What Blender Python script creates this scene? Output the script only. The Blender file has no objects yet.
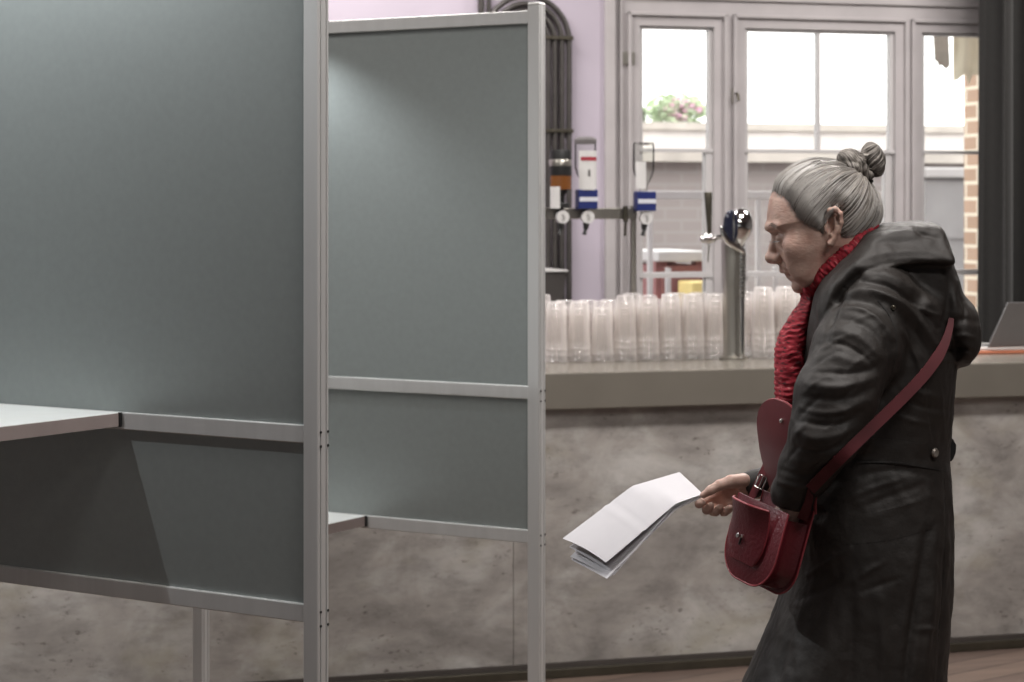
import bpy, bmesh, math, random
import numpy as np
from mathutils import Vector, Matrix, noise
from mathutils.bvhtree import BVHTree

# ------------------------------------------------------------------ camera, world, lights, exposure
SC = bpy.context.scene
COL = SC.collection
F = 2133.0                      # focal length in pixels of a 1024 px wide frame
CX, HZ, EYE = 512.0, 205.0, 1.52  # principal column, horizon row, eye height

cam_d = bpy.data.cameras.new('camera')
cam_d.lens = 36.0 * F / 1024
cam_d.sensor_width = 36
cam_d.shift_y = (HZ - 341.0) / 1024
cam_d.dof.use_dof = True
cam_d.dof.focus_distance = 3.8
cam_d.dof.aperture_fstop = 8.0
cam_d.clip_end = 200
cam = bpy.data.objects.new('camera', cam_d)
cam.location = (0, 0, EYE)
cam.rotation_euler = (math.pi / 2, 0, 0)
COL.objects.link(cam)
SC.camera = cam

SC.view_settings.view_transform = 'Standard'
SC.view_settings.look = 'None'
SC.view_settings.gamma = 1
SC.view_settings.use_curve_mapping = False
SC.view_settings.exposure = 0.0
SC.cycles.transparent_max_bounces = 40
SC.cycles.max_bounces = 8
SC.cycles.sample_clamp_indirect = 4.0
SC.cycles.use_denoising = True

world = bpy.data.worlds.new('overcast_sky')
SC.world = world
world.use_nodes = True
world.node_tree.nodes['Background'].inputs[0].default_value = (1.0, 0.985, 0.96, 1)
world.node_tree.nodes['Background'].inputs[1].default_value = 3.2


def area_light(name, loc, size, energy, color, rot=(0, 0, 0)):
    l = bpy.data.lights.new(name, 'AREA')
    l.shape = 'RECTANGLE'
    l.size, l.size_y = size
    l.energy = energy
    l.color = color
    o = bpy.data.objects.new(name, l)
    o.location = loc
    o.rotation_euler = rot
    COL.objects.link(o)
    return o


# the hall's ceiling luminaires (their housings are built further down) and an added fill light behind the viewer
LUMS = [(0.3, 3.2, 3.28), (1.5, 2.0, 3.28), (-1.7, 5.3, 3.28), (1.3, 5.6, 3.28), (-0.6, 7.6, 3.28), (2.4, 7.6, 3.28)]
LUM_E = [44, 40, 38, 95, 45, 62]
for (x, y, z), e in zip(LUMS, LUM_E):
    area_light('ceiling_luminaire_light', (x, y, z - 0.045), (1.15, 0.28), e, (1.0, 0.955, 0.915))
area_light('viewer_side_fill', (-0.6, -2.9, 1.9), (4.4, 1.6), 9, (0.93, 0.97, 1.0), (math.radians(90), 0, 0))  # added cool fill from behind the viewer; the wall there has no windows

# ------------------------------------------------------------------ frames
def rotm(a):
    return (math.cos(a), math.sin(a))


class Frame:
    """a vertical working plane: u runs along it, v away from the viewer"""
    def __init__(self, ox, oy, ang):
        self.o = (ox, oy); self.a = ang
        self.e1 = (math.cos(ang), math.sin(ang)); self.e2 = (-math.sin(ang), math.cos(ang))

    def w(self, u, v, z=0.0):
        return Vector((self.o[0] + u * self.e1[0] + v * self.e2[0], self.o[1] + u * self.e1[1] + v * self.e2[1], z))

    def u(self, px, v):
        k = (px - CX) / F
        ax = self.o[0] + v * self.e2[0]; ay = self.o[1] + v * self.e2[1]
        return (k * ay - ax) / (self.e1[0] - k * self.e1[1])

    def z(self, px, py, v):
        u = self.u(px, v)
        return EYE - (py - HZ) / F * self.w(u, v).y

    def s(self, px, v):
        return F / self.w(self.u(px, v), v).y


BAR = Frame(0.106, 6.82, math.radians(16.3))

# ------------------------------------------------------------------ materials
def new_mat(name):
    m = bpy.data.materials.new(name)
    m.use_nodes = True
    nt = m.node_tree
    nt.nodes.clear()
    out = nt.nodes.new('ShaderNodeOutputMaterial')
    return m, nt, out


def principled(nt, out, **kw):
    b = nt.nodes.new('ShaderNodeBsdfPrincipled')
    for k, v in kw.items():
        b.inputs[k].default_value = v
    nt.links.new(b.outputs[0], out.inputs[0])
    return b


def c4(c):
    return (c[0], c[1], c[2], 1.0)


def mat(name, col, rough=0.5, metal=0.0, nscale=None, namp=0.12, bump=0.0, spec=0.5, stretch=(1, 1, 1), sheen=0.0, bscale=None):
    m, nt, out = new_mat(name)
    b = principled(nt, out, **{'Base Color': c4(col), 'Roughness': rough, 'Metallic': metal, 'Specular IOR Level': spec})
    if sheen:
        b.inputs['Sheen Weight'].default_value = sheen
    if nscale:
        tc = nt.nodes.new('ShaderNodeTexCoord')
        mp = nt.nodes.new('ShaderNodeMapping')
        mp.inputs['Scale'].default_value = stretch
        nt.links.new(tc.outputs['Object'], mp.inputs[0])
        n = nt.nodes.new('ShaderNodeTexNoise')
        n.inputs['Scale'].default_value = nscale
        n.inputs['Detail'].default_value = 5
        nt.links.new(mp.outputs[0], n.inputs[0])
        r = nt.nodes.new('ShaderNodeValToRGB')
        r.color_ramp.elements[0].color = c4([max(0, x * (1 - namp)) for x in col])
        r.color_ramp.elements[1].color = c4([min(1, x * (1 + namp)) for x in col])
        r.color_ramp.elements[0].position = 0.3
        r.color_ramp.elements[1].position = 0.7
        nt.links.new(n.outputs[0], r.inputs[0])
        nt.links.new(r.outputs[0], b.inputs['Base Color'])
        if bump:
            bn = nt.nodes.new('ShaderNodeBump')
            bn.inputs['Strength'].default_value = bump
            bn.inputs['Distance'].default_value = 0.004
            if bscale:
                n2 = nt.nodes.new('ShaderNodeTexNoise')
                n2.inputs['Scale'].default_value = bscale
                n2.inputs['Detail'].default_value = 4
                nt.links.new(mp.outputs[0], n2.inputs[0])
                nt.links.new(n2.outputs[0], bn.inputs['Height'])
            else:
                nt.links.new(n.outputs[0], bn.inputs['Height'])
            nt.links.new(bn.outputs[0], b.inputs['Normal'])
    return m


def glass_mat(name, tint=(0.97, 0.98, 0.98), ior=1.35, rough=0.02):
    m, nt, out = new_mat(name)
    t = nt.nodes.new('ShaderNodeBsdfTransparent'); t.inputs[0].default_value = c4(tint)
    g = nt.nodes.new('ShaderNodeBsdfGlossy'); g.inputs['Roughness'].default_value = rough
    fr = nt.nodes.new('ShaderNodeFresnel'); fr.inputs[0].default_value = ior
    mx = nt.nodes.new('ShaderNodeMixShader')
    nt.links.new(fr.outputs[0], mx.inputs[0]); nt.links.new(t.outputs[0], mx.inputs[1]); nt.links.new(g.outputs[0], mx.inputs[2])
    nt.links.new(mx.outputs[0], out.inputs[0])
    return m


def plastic_cup_mat():
    m, nt, out = new_mat('frosted_plastic')
    t = nt.nodes.new('ShaderNodeBsdfTransparent'); t.inputs[0].default_value = (0.98, 0.97, 0.96, 1)
    tr = nt.nodes.new('ShaderNodeBsdfTranslucent'); tr.inputs[0].default_value = (1.0, 0.98, 0.97, 1)
    d = nt.nodes.new('ShaderNodeBsdfDiffuse'); d.inputs[0].default_value = (0.9, 0.87, 0.86, 1)
    g = nt.nodes.new('ShaderNodeBsdfGlossy'); g.inputs['Roughness'].default_value = 0.15
    a = nt.nodes.new('ShaderNodeMixShader'); a.inputs[0].default_value = 0.35
    nt.links.new(tr.outputs[0], a.inputs[1]); nt.links.new(d.outputs[0], a.inputs[2])
    lw = nt.nodes.new('ShaderNodeLayerWeight'); lw.inputs[0].default_value = 0.35
    mr = nt.nodes.new('ShaderNodeMapRange'); mr.inputs[3].default_value = 0.22; mr.inputs[4].default_value = 0.92
    nt.links.new(lw.outputs['Facing'], mr.inputs[0])
    b = nt.nodes.new('ShaderNodeMixShader'); nt.links.new(mr.outputs[0], b.inputs[0])
    nt.links.new(t.outputs[0], b.inputs[1]); nt.links.new(a.outputs[0], b.inputs[2])
    c = nt.nodes.new('ShaderNodeMixShader'); c.inputs[0].default_value = 0.07
    nt.links.new(b.outputs[0], c.inputs[1]); nt.links.new(g.outputs[0], c.inputs[2])
    nt.links.new(c.outputs[0], out.inputs[0])
    return m


def concrete_mat():
    m, nt, out = new_mat('weathered_concrete_laminate')
    b = principled(nt, out, Roughness=0.62)
    tc = nt.nodes.new('ShaderNodeTexCoord')
    def noi(scale, stretch, detail=6, rough=0.6, dist=0.0):
        mp = nt.nodes.new('ShaderNodeMapping'); mp.inputs['Scale'].default_value = stretch
        nt.links.new(tc.outputs['Object'], mp.inputs[0])
        n = nt.nodes.new('ShaderNodeTexNoise'); n.inputs['Scale'].default_value = scale
        n.inputs['Detail'].default_value = detail; n.inputs['Roughness'].default_value = rough; n.inputs['Distortion'].default_value = dist
        nt.links.new(mp.outputs[0], n.inputs[0]); return n
    def ramp(n, stops):
        r = nt.nodes.new('ShaderNodeValToRGB')
        e = r.color_ramp.elements
        e[0].position, e[0].color = stops[0][0], c4(stops[0][1]); e[1].position, e[1].color = stops[-1][0], c4(stops[-1][1])
        for p, c in stops[1:-1]:
            x = e.new(p); x.color = c4(c)
        nt.links.new(n.outputs[0], r.inputs[0]); return r
    def mix(f, a, bb, mode='MIX', fac=None):
        mx = nt.nodes.new('ShaderNodeMix'); mx.data_type = 'RGBA'; mx.blend_type = mode
        if fac is not None: mx.inputs[0].default_value = fac
        else: nt.links.new(f, mx.inputs[0])
        nt.links.new(a, mx.inputs[6]); nt.links.new(bb, mx.inputs[7]); return mx.outputs[2]
    big = ramp(noi(3.2, (1, 1, 1.3), 7, 0.6, 0.5), [(0.33, (0.215, 0.197, 0.185)), (0.5, (0.325, 0.302, 0.282)), (0.66, (0.455, 0.438, 0.42))])
    warm = ramp(noi(3.4, (0.9, 1, 1.4), 3), [(0.55, (0, 0, 0)), (0.75, (0.6, 0.6, 0.6))])
    ochre = nt.nodes.new('ShaderNodeRGB'); ochre.outputs[0].default_value = (0.26, 0.235, 0.165, 1)
    c1 = mix(warm.outputs[0], big.outputs[0], ochre.outputs[0])
    streak = ramp(noi(9, (0.8, 1, 1.9), 8, 0.7), [(0.3, (0.72, 0.72, 0.72)), (0.5, (1, 1, 1)), (0.72, (1.16, 1.15, 1.14))])
    c2 = mix(None, c1, streak.outputs[0], 'MULTIPLY', 1.0)
    spk = ramp(noi(38, (0.8, 1, 1.5), 6, 0.75), [(0.34, (0.40, 0.38, 0.37)), (0.42, (1, 1, 1))])
    reg = ramp(noi(5, (1, 1, 1), 2), [(0.42, (0, 0, 0)), (0.6, (1, 1, 1))])
    one = nt.nodes.new('ShaderNodeRGB'); one.outputs[0].default_value = (1, 1, 1, 1)
    spk2 = mix(reg.outputs[0], one.outputs[0], spk.outputs[0])
    c3 = mix(None, c2, spk2, 'MULTIPLY', 1.0)
    nt.links.new(c3, b.inputs['Base Color'])
    return m


def brick_mat(name, c1, c2, mortar, scale=9.0):
    m, nt, out = new_mat(name)
    b = principled(nt, out, Roughness=0.9)
    tc = nt.nodes.new('ShaderNodeTexCoord')
    sp = nt.nodes.new('ShaderNodeSeparateXYZ'); nt.links.new(tc.outputs['Object'], sp.inputs[0])
    ad = nt.nodes.new('ShaderNodeMath'); ad.operation = 'ADD'
    nt.links.new(sp.outputs[0], ad.inputs[0]); nt.links.new(sp.outputs[1], ad.inputs[1])
    cb = nt.nodes.new('ShaderNodeCombineXYZ'); nt.links.new(ad.outputs[0], cb.inputs[0]); nt.links.new(sp.outputs[2], cb.inputs[1])
    br = nt.nodes.new('ShaderNodeTexBrick')
    br.inputs['Color1'].default_value = c4(c1); br.inputs['Color2'].default_value = c4(c2); br.inputs['Mortar'].default_value = c4(mortar)
    br.inputs['Scale'].default_value = 1.0
    br.inputs['Brick Width'].default_value = 0.22; br.inputs['Row Height'].default_value = 0.075; br.inputs['Mortar Size'].default_value = 0.009
    nt.links.new(cb.outputs[0], br.inputs[0]); nt.links.new(br.outputs[0], b.inputs['Base Color'])
    return m


def floor_mat():
    m, nt, out = new_mat('worn_wooden_floor')
    b = principled(nt, out, Roughness=0.45)
    tc = nt.nodes.new('ShaderNodeTexCoord')
    mp = nt.nodes.new('ShaderNodeMapping'); mp.inputs['Rotation'].default_value = (0, 0, math.radians(-20.5))
    nt.links.new(tc.outputs['Object'], mp.inputs[0])
    br = nt.nodes.new('ShaderNodeTexBrick')
    br.inputs['Color1'].default_value = (0.15, 0.11, 0.09, 1); br.inputs['Color2'].default_value = (0.11, 0.08, 0.068, 1); br.inputs['Mortar'].default_value = (0.03, 0.022, 0.02, 1)
    br.inputs['Scale'].default_value = 1; br.inputs['Brick Width'].default_value = 1.6; br.inputs['Row Height'].default_value = 0.12; br.inputs['Mortar Size'].default_value = 0.003
    nt.links.new(mp.outputs[0], br.inputs[0])
    n = nt.nodes.new('ShaderNodeTexNoise'); n.inputs['Scale'].default_value = 6; n.inputs['Detail'].default_value = 7
    mp2 = nt.nodes.new('ShaderNodeMapping'); mp2.inputs['Rotation'].default_value = (0, 0, math.radians(-20.5)); mp2.inputs['Scale'].default_value = (0.4, 4, 1)
    nt.links.new(tc.outputs['Object'], mp2.inputs[0]); nt.links.new(mp2.outputs[0], n.inputs[0])
    r = nt.nodes.new('ShaderNodeValToRGB'); r.color_ramp.elements[0].color = (0.55, 0.55, 0.55, 1); r.color_ramp.elements[1].color = (1.4, 1.35, 1.3, 1)
    nt.links.new(n.outputs[0], r.inputs[0])
    mx = nt.nodes.new('ShaderNodeMix'); mx.data_type = 'RGBA'; mx.blend_type = 'MULTIPLY'; mx.inputs[0].default_value = 1
    nt.links.new(br.outputs[0], mx.inputs[6]); nt.links.new(r.outputs[0], mx.inputs[7]); nt.links.new(mx.outputs[2], b.inputs['Base Color'])
    return m


M = {}
M['wall'] = mat('lilac_tinted_plaster', (0.50, 0.445, 0.52), 0.8, nscale=3, namp=0.05)
M['wall_plain'] = mat('grey_painted_plaster', (0.40, 0.38, 0.38), 0.85, nscale=2, namp=0.06)
M['ceiling'] = mat('ceiling_paint', (0.42, 0.40, 0.40), 0.9, nscale=2, namp=0.05)
M['frame'] = mat('aged_white_paint', (0.47, 0.44, 0.445), 0.45, nscale=8, namp=0.06)
M['floor'] = floor_mat()
M['concrete'] = concrete_mat()
M['counter'] = mat('taupe_counter_laminate', (0.165, 0.15, 0.128), 0.25, nscale=5, namp=0.06)
M['plinth'] = mat('dark_plinth', (0.06, 0.05, 0.045), 0.6, nscale=9)
M['panel'] = mat('satin_grey_composite', (0.275, 0.30, 0.295), 0.38, 0.5, nscale=60, namp=0.03, spec=0.5)
M['alu'] = mat('anodised_aluminium', (0.58, 0.58, 0.575), 0.42, 0.5, nscale=40, namp=0.04, stretch=(1, 1, 0.05))
M['groove'] = mat('shadowed_groove_aluminium', (0.22, 0.20, 0.20), 0.5, 0.5, nscale=40, namp=0.04)
M['shelf'] = mat('white_shelf_laminate', (0.70, 0.72, 0.71), 0.35, nscale=20, namp=0.03)
M['shelf_edge'] = mat('taupe_edge_band', (0.30, 0.25, 0.24), 0.5, nscale=20, namp=0.05)
M['black'] = mat('black_plastic', (0.012, 0.012, 0.012), 0.45, nscale=30)
M['pipe'] = mat('dark_grey_conduit', (0.07, 0.063, 0.06), 0.42, 0.3, nscale=12, namp=0.15)
M['steel'] = mat('brushed_steel', (0.42, 0.40, 0.36), 0.3, 0.9, nscale=30, namp=0.08, stretch=(1, 1, 0.1))
M['chrome'] = mat('chrome', (0.78, 0.77, 0.76), 0.06, 1.0, nscale=5, namp=0.02)
M['darkmetal'] = mat('dark_bronze_metal', (0.10, 0.09, 0.07), 0.35, 0.7, nscale=20)
M['bluelabel'] = mat('navy_blue_card', (0.012, 0.022, 0.13), 0.4, nscale=20, namp=0.05)
M['whitelabel'] = mat('white_print', (0.62, 0.63, 0.68), 0.5, nscale=20, namp=0.03)
M['whiteplastic'] = mat('white_plastic', (0.66, 0.65, 0.64), 0.3, nscale=20, namp=0.03)
M['greyprint'] = mat('grey_print', (0.14, 0.13, 0.13), 0.5, nscale=20, namp=0.03)
M['redlabel'] = mat('red_print', (0.35, 0.03, 0.05), 0.5, nscale=20, namp=0.05)
M['amber'] = mat('amber_spirit', (0.17, 0.065, 0.02), 0.15, nscale=10)
M['glass'] = glass_mat('window_glass')
M['bottleglass'] = glass_mat('clear_bottle_glass', (0.93, 0.94, 0.93), 1.16)
M['cup'] = plastic_cup_mat()
M['curtain'] = mat('black_molleton', (0.012, 0.011, 0.010), 0.75, nscale=50, namp=0.2, sheen=0.15)
M['laptop'] = mat('silver_grey_lid', (0.22, 0.21, 0.215), 0.35, 0.6, nscale=30, namp=0.02)
M['laptop_base'] = mat('white_keyboard_deck', (0.62, 0.60, 0.58), 0.4, nscale=30, namp=0.02)
M['orange'] = mat('orange_paper', (0.50, 0.17, 0.09), 0.6, nscale=20, namp=0.05)
M['paper'] = mat('white_paper', (0.55, 0.535, 0.56), 0.7, nscale=40, namp=0.015)
M['leather'] = mat('dark_red_leather', (0.10, 0.010, 0.016), 0.38, nscale=18, namp=0.2, bump=0.25, bscale=180)
M['strap'] = mat('matt_red_leather', (0.075, 0.011, 0.015), 0.62, nscale=18, namp=0.15, spec=0.3)
M['leather_edge'] = mat('leather_cut_edge', (0.25, 0.035, 0.045), 0.4, nscale=18, namp=0.1)
M['leather_in'] = mat('red_leather_underside', (0.14, 0.024, 0.030), 0.5, nscale=18, namp=0.12)
M['brass'] = mat('silver_fitting', (0.60, 0.57, 0.55), 0.2, 0.9, nscale=20, namp=0.03)
M['coat'] = mat('dark_waxed_cotton', (0.0158, 0.0122, 0.0102), 0.62, nscale=14, namp=0.22, bump=0.3, bscale=70, spec=0.5)
M['coatdark'] = mat('dark_coat_lining', (0.016, 0.014, 0.013), 0.6, nscale=14, namp=0.2)
M['skirt'] = mat('black_trouser_cloth', (0.012, 0.012, 0.013), 0.8, nscale=20)
M['shoe'] = mat('black_leather', (0.012, 0.010, 0.010), 0.35, nscale=20)
M['mortar_cap'] = mat('pale_coping_stone', (0.60, 0.55, 0.50), 0.8, nscale=6)
M['outwall'] = brick_mat('weathered_brick_wall', (0.37, 0.325, 0.315), (0.345, 0.305, 0.295), (0.39, 0.355, 0.345))
M['pier'] = brick_mat('yellow_brown_brick', (0.55, 0.38, 0.28), (0.47, 0.32, 0.23), (0.85, 0.76, 0.62))
M['pave'] = mat('grey_paving', (0.15, 0.14, 0.13), 0.9, nscale=3, namp=0.15)
M['railwhite'] = mat('white_painted_metal', (0.55, 0.53, 0.53), 0.4, nscale=10, namp=0.04)
M['maroon'] = mat('maroon_painted_wood', (0.26, 0.11, 0.11), 0.6, nscale=10)
M['binmat'] = mat('grey_sheet_metal', (0.34, 0.33, 0.335), 0.5, nscale=5, namp=0.1)
M['leaf'] = mat('green_leaves', (0.55, 0.66, 0.46), 0.7, nscale=9, namp=0.3)
M['petal'] = mat('pink_blossom', (0.80, 0.48, 0.62), 0.7, nscale=9, namp=0.3)
M['stem'] = mat('grey_green_stem', (0.10, 0.12, 0.08), 0.8, nscale=9)
M['awning'] = mat('torn_beige_canvas', (0.50, 0.46, 0.40), 0.85, nscale=12, namp=0.15)
M['yellow'] = mat('yellow_plastic', (0.75, 0.60, 0.25), 0.5, nscale=5)
M['screen'] = mat('lamp_diffuser_off', (0.6, 0.6, 0.6), 0.5, nscale=5, namp=0.02)


# ------------------------------------------------------------------ mesh helpers
class MB:
    def __init__(self):
        self.bm = bmesh.new()

    def box(self, x0, x1, y0, y1, z0, z1, bev=0.0):
        b = bmesh.new()
        vs = [b.verts.new((x, y, z)) for x in (x0, x1) for y in (y0, y1) for z in (z0, z1)]
        for f in ((0, 1, 3, 2), (4, 6, 7, 5), (0, 4, 5, 1), (2, 3, 7, 6), (0, 2, 6, 4), (1, 5, 7, 3)):
            b.faces.new([vs[i] for i in f])
        if bev:
            bmesh.ops.bevel(b, geom=b.edges[:], offset=bev, segments=2, affect='EDGES', profile=0.5)
        self.merge(b); return self

    def merge(self, b, mtx=None):
        if mtx is not None:
            bmesh.ops.transform(b, matrix=mtx, verts=b.verts)
        me = bpy.data.meshes.new('tmp'); b.to_mesh(me); b.free()
        self.bm.from_mesh(me); bpy.data.meshes.remove(me); return self

    def lathe(self, prof, cx=0, cy=0, n=24, sx=1.0, sy=1.0, cap=True, mtx=None):
        b = bmesh.new()
        rings = []
        for r, z in prof:
            if r < 1e-6:
                rings.append([b.verts.new((cx, cy, z))])
            else:
                rings.append([b.verts.new((cx + r * sx * math.cos(2 * math.pi * i / n), cy + r * sy * math.sin(2 * math.pi * i / n), z)) for i in range(n)])
        for a, c in zip(rings[:-1], rings[1:]):
            for i in range(n):
                j = (i + 1) % n
                if len(a) == 1 and len(c) > 1: b.faces.new((a[0], c[i], c[j]))
                elif len(c) == 1 and len(a) > 1: b.faces.new((a[i], c[0], a[j]))
                elif len(a) > 1: b.faces.new((a[i], a[j], c[j], c[i]))
        if cap:
            for r in (rings[0], rings[-1]):
                if len(r) > 1: b.faces.new(r)
        bmesh.ops.recalc_face_normals(b, faces=b.faces)
        self.merge(b, mtx); return self

    def tube(self, pts, rad, n=10, cap=True):
        pts = [Vector(p) for p in pts]
        rad = rad if isinstance(rad, (list, tuple)) else [rad] * len(pts)
        b = bmesh.new(); rings = []
        t0 = (pts[1] - pts[0]).normalized()
        ref = Vector((0, 0, 1)) if abs(t0.z) < 0.9 else Vector((1, 0, 0))
        nrm = t0.cross(ref).normalized()
        for i, p in enumerate(pts):
            a = pts[max(0, i - 1)]; c = pts[min(len(pts) - 1, i + 1)]
            t = (c - a).normalized()
            nrm = (nrm - t * nrm.dot(t)).normalized()
            bi = t.cross(nrm)
            rings.append([b.verts.new(p + (nrm * math.cos(2 * math.pi * k / n) + bi * math.sin(2 * math.pi * k / n)) * rad[i]) for k in range(n)])
        for a, c in zip(rings[:-1], rings[1:]):
            for i in range(n):
                j = (i + 1) % n
                b.faces.new((a[i], a[j], c[j], c[i]))
        if cap:
            b.faces.new(rings[0]); b.faces.new(rings[-1])
        bmesh.ops.recalc_face_normals(b, faces=b.faces)
        self.merge(b); return self

    def prism(self, pts, d, bev=0.0):
        """closed polygon of 3-D points extruded by vector d"""
        b = bmesh.new(); d = Vector(d)
        a = [b.verts.new(Vector(p)) for p in pts]; c = [b.verts.new(Vector(p) + d) for p in pts]
        b.faces.new(a); b.faces.new(c[::-1])
        for i in range(len(pts)):
            j = (i + 1) % len(pts)
            b.faces.new((a[j], a[i], c[i], c[j]))
        bmesh.ops.recalc_face_normals(b, faces=b.faces)
        if bev:
            bmesh.ops.bevel(b, geom=b.edges[:], offset=bev, segments=2, affect='EDGES', profile=0.5)
        self.merge(b); return self

    def sphere(self, c, r, sc=(1, 1, 1), seg=20, rings=12):
        b = bmesh.new()
        bmesh.ops.create_uvsphere(b, u_segments=seg, v_segments=rings, radius=r)
        self.merge(b, Matrix.Translation(Vector(c)) @ Matrix.Diagonal((sc[0], sc[1], sc[2], 1))); return self

    def grid(self, P, thick=None):
        """P[i][j] lattice of points; a sheet, given thickness along its normals if thick"""
        ni, nj = len(P), len(P[0])
        b = bmesh.new()
        V = [[b.verts.new(Vector(p)) for p in row] for row in P]
        for i in range(ni - 1):
            for j in range(nj - 1):
                b.faces.new((V[i][j], V[i + 1][j], V[i + 1][j + 1], V[i][j + 1]))
        if thick:
            b.normal_update()
            off = [[b.verts.new(V[i][j].co + V[i][j].normal * thick) for j in range(nj)] for i in range(ni)]
            for i in range(ni - 1):
                for j in range(nj - 1):
                    b.faces.new((off[i][j + 1], off[i + 1][j + 1], off[i + 1][j], off[i][j]))
            for i in range(ni - 1):
                b.faces.new((V[i][0], off[i][0], off[i + 1][0], V[i + 1][0]))
                b.faces.new((V[i + 1][-1], off[i + 1][-1], off[i][-1], V[i][-1]))
            for j in range(nj - 1):
                b.faces.new((V[0][j + 1], off[0][j + 1], off[0][j], V[0][j]))
                b.faces.new((V[-1][j], off[-1][j], off[-1][j + 1], V[-1][j + 1]))
            bmesh.ops.recalc_face_normals(b, faces=b.faces)
        self.merge(b); return self

    def build(self, name, m, parent=None, smooth=False, loc=None, rotz=None):
        me = bpy.data.meshes.new(name)
        self.bm.to_mesh(me); self.bm.free()
        me.materials.append(m)
        if smooth:
            me.polygons.foreach_set('use_smooth', [True] * len(me.polygons))
            me.set_sharp_from_angle(angle=math.radians(smooth if smooth is not True else 40))
        o = bpy.data.objects.new(name, me)
        COL.objects.link(o)
        if parent is not None: o.parent = parent
        if loc is not None: o.location = loc
        if rotz is not None: o.rotation_euler = (0, 0, rotz)
        return o


def tag(o, label=None, cat=None, group=None, kind=None):
    if label: o['label'] = label
    if cat: o['category'] = cat
    if group: o['group'] = group
    if kind: o['kind'] = kind
    return o


def thing(name, label, cat, loc=(0, 0, 0), rotz=0.0, group=None):
    o = bpy.data.objects.new(name, None)
    o.empty_display_size = 0.1
    COL.objects.link(o)
    o.location = loc; o.rotation_euler = (0, 0, rotz)
    return tag(o, label, cat, group)


def struct(mb, name, m, **kw):
    return tag(mb.build(name, m, **kw), kind='structure')


def dup(root, loc, rotz=None, label=None, group=None):
    r = root.copy(); COL.objects.link(r); r.location = loc
    if rotz is not None: r.rotation_euler = (0, 0, rotz)
    if label: r['label'] = label
    if group: r['group'] = group
    for ch in list(root.children):
        c = ch.copy(); COL.objects.link(c); c.parent = r
        for g in list(ch.children):
            d = g.copy(); COL.objects.link(d); d.parent = c
    return r


# ------------------------------------------------------------------ the room
RA = BAR.a
WV = 1.67                                   # window wall, distance behind the bar front
bo = dict(loc=(BAR.o[0], BAR.o[1], 0), rotz=RA)
struct(MB().box(-6, 6.5, -12, WV + 0.25, -0.1, 0), 'floor', M['floor'], **bo)
struct(MB().box(-6, 6.5, -12, WV + 0.25, 3.4, 3.5), 'ceiling', M['ceiling'], **bo)
struct(MB().box(-6.1, -6, -12, WV + 0.25, 0, 3.4), 'wall_left', M['wall_plain'], **bo)
struct(MB().box(6.5, 6.6, -12, WV + 0.25, 0, 3.4), 'wall_right', M['wall_plain'], **bo)
struct(MB().box(-6, 6.5, -12.1, -12, 0, 3.4), 'wall_front', M['wall_plain'], **bo)

U = lambda px, v=WV: BAR.u(px, v)
Z = lambda px, py, v=WV: BAR.z(px, py, v)
# three glazed openings in the back wall
opn = [(U(641.5), U(716), Z(680, 23)), (U(747), U(897.5), Z(820, 30)), (U(924.5), U(1000), Z(955, 35))]
ztop = sum(o[2] for o in opn) / 3
zbot = 0.35
wl = MB()
wl.box(-6, U(604), WV, WV + 0.25, 0, 3.4)
struct(wl, 'wall_back', M['wall'], **bo)
fr = MB()
us = [U(604)] + [x for o in opn for x in o[:2]] + [6.5]
for i in range(0, len(us), 2):
    fr.box(us[i], us[i + 1], WV + 0.02, WV + 0.08, 0, ztop)
fr.box(us[0], 6.5, WV + 0.02, WV + 0.08, ztop, 3.4)
fr.box(us[0], 6.5, WV + 0.02, WV + 0.08, 0, zbot)
struct(fr, 'wall_back_joinery', M['frame'], **bo)
# mouldings: thin raised beads around the openings and boards on the header
tr = MB()
for (a, b_, t) in opn:
    for (x0, x1) in ((a - 0.055, a - 0.04), (b_ + 0.04, b_ + 0.055)):
        tr.box(x0, x1, WV + 0.002, WV + 0.02, 0.1, ztop + 0.055, 0.003)
    tr.box(a - 0.055, b_ + 0.055, WV + 0.002, WV + 0.02, ztop + 0.04, ztop + 0.055, 0.003)
for zz in (ztop + 0.11, ztop + 0.2, ztop + 0.32):
    tr.box(us[0] + 0.02, 6.4, WV + 0.004, WV + 0.02, zz, zz + 0.018, 0.003)
tr.box(us[0], us[0] + 0.045, WV - 0.02, WV + 0.02, 0, 3.4, 0.006)
tr.box(us[0] + 0.07, us[0] + 0.082, WV + 0.005, WV + 0.02, 0, 3.4, 0.003)
struct(tr, 'trim_1', M['frame'], **bo)
# windows: sash bars and panes
zm = Z(860, 151.5)
zl = Z(700, 275)
for i, (a, b_, t) in enumerate(opn):
    w = MB()
    y0, y1 = WV + 0.035, WV + 0.07
    e = 0.006
    w.box(a, a + 0.018, y0, y1, zbot, ztop); w.box(b_ - 0.018, b_, y0, y1, zbot, ztop)
    w.box(a, b_, y0, y1, ztop - 0.012, ztop); w.box(a, b_, y0, y1, zbot, zbot + 0.05)
    w.box(a, b_, y0 - 0.01, y1, zm - 0.007, zm + 0.007)
    w.box(a, b_, y0 - 0.01, y1, zl - 0.011, zl + 0.011)
    if i == 0:
        w.box(U(708.5), b_, y0 - 0.005, y1, zbot, zm)
    if i == 1:
        w.box(U(821), U(824), y0, y1, zm, ztop)
        w.box(U(889), b_, y0, y1, zbot, zm)
    wo = struct(w, 'window_%d' % (i + 1), M['railwhite'], **bo)
    MB().box(a + 0.002, b_ - 0.002, WV + 0.05, WV + 0.054, zbot + 0.01, ztop - 0.005).build('pane', M['glass'], wo)


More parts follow.
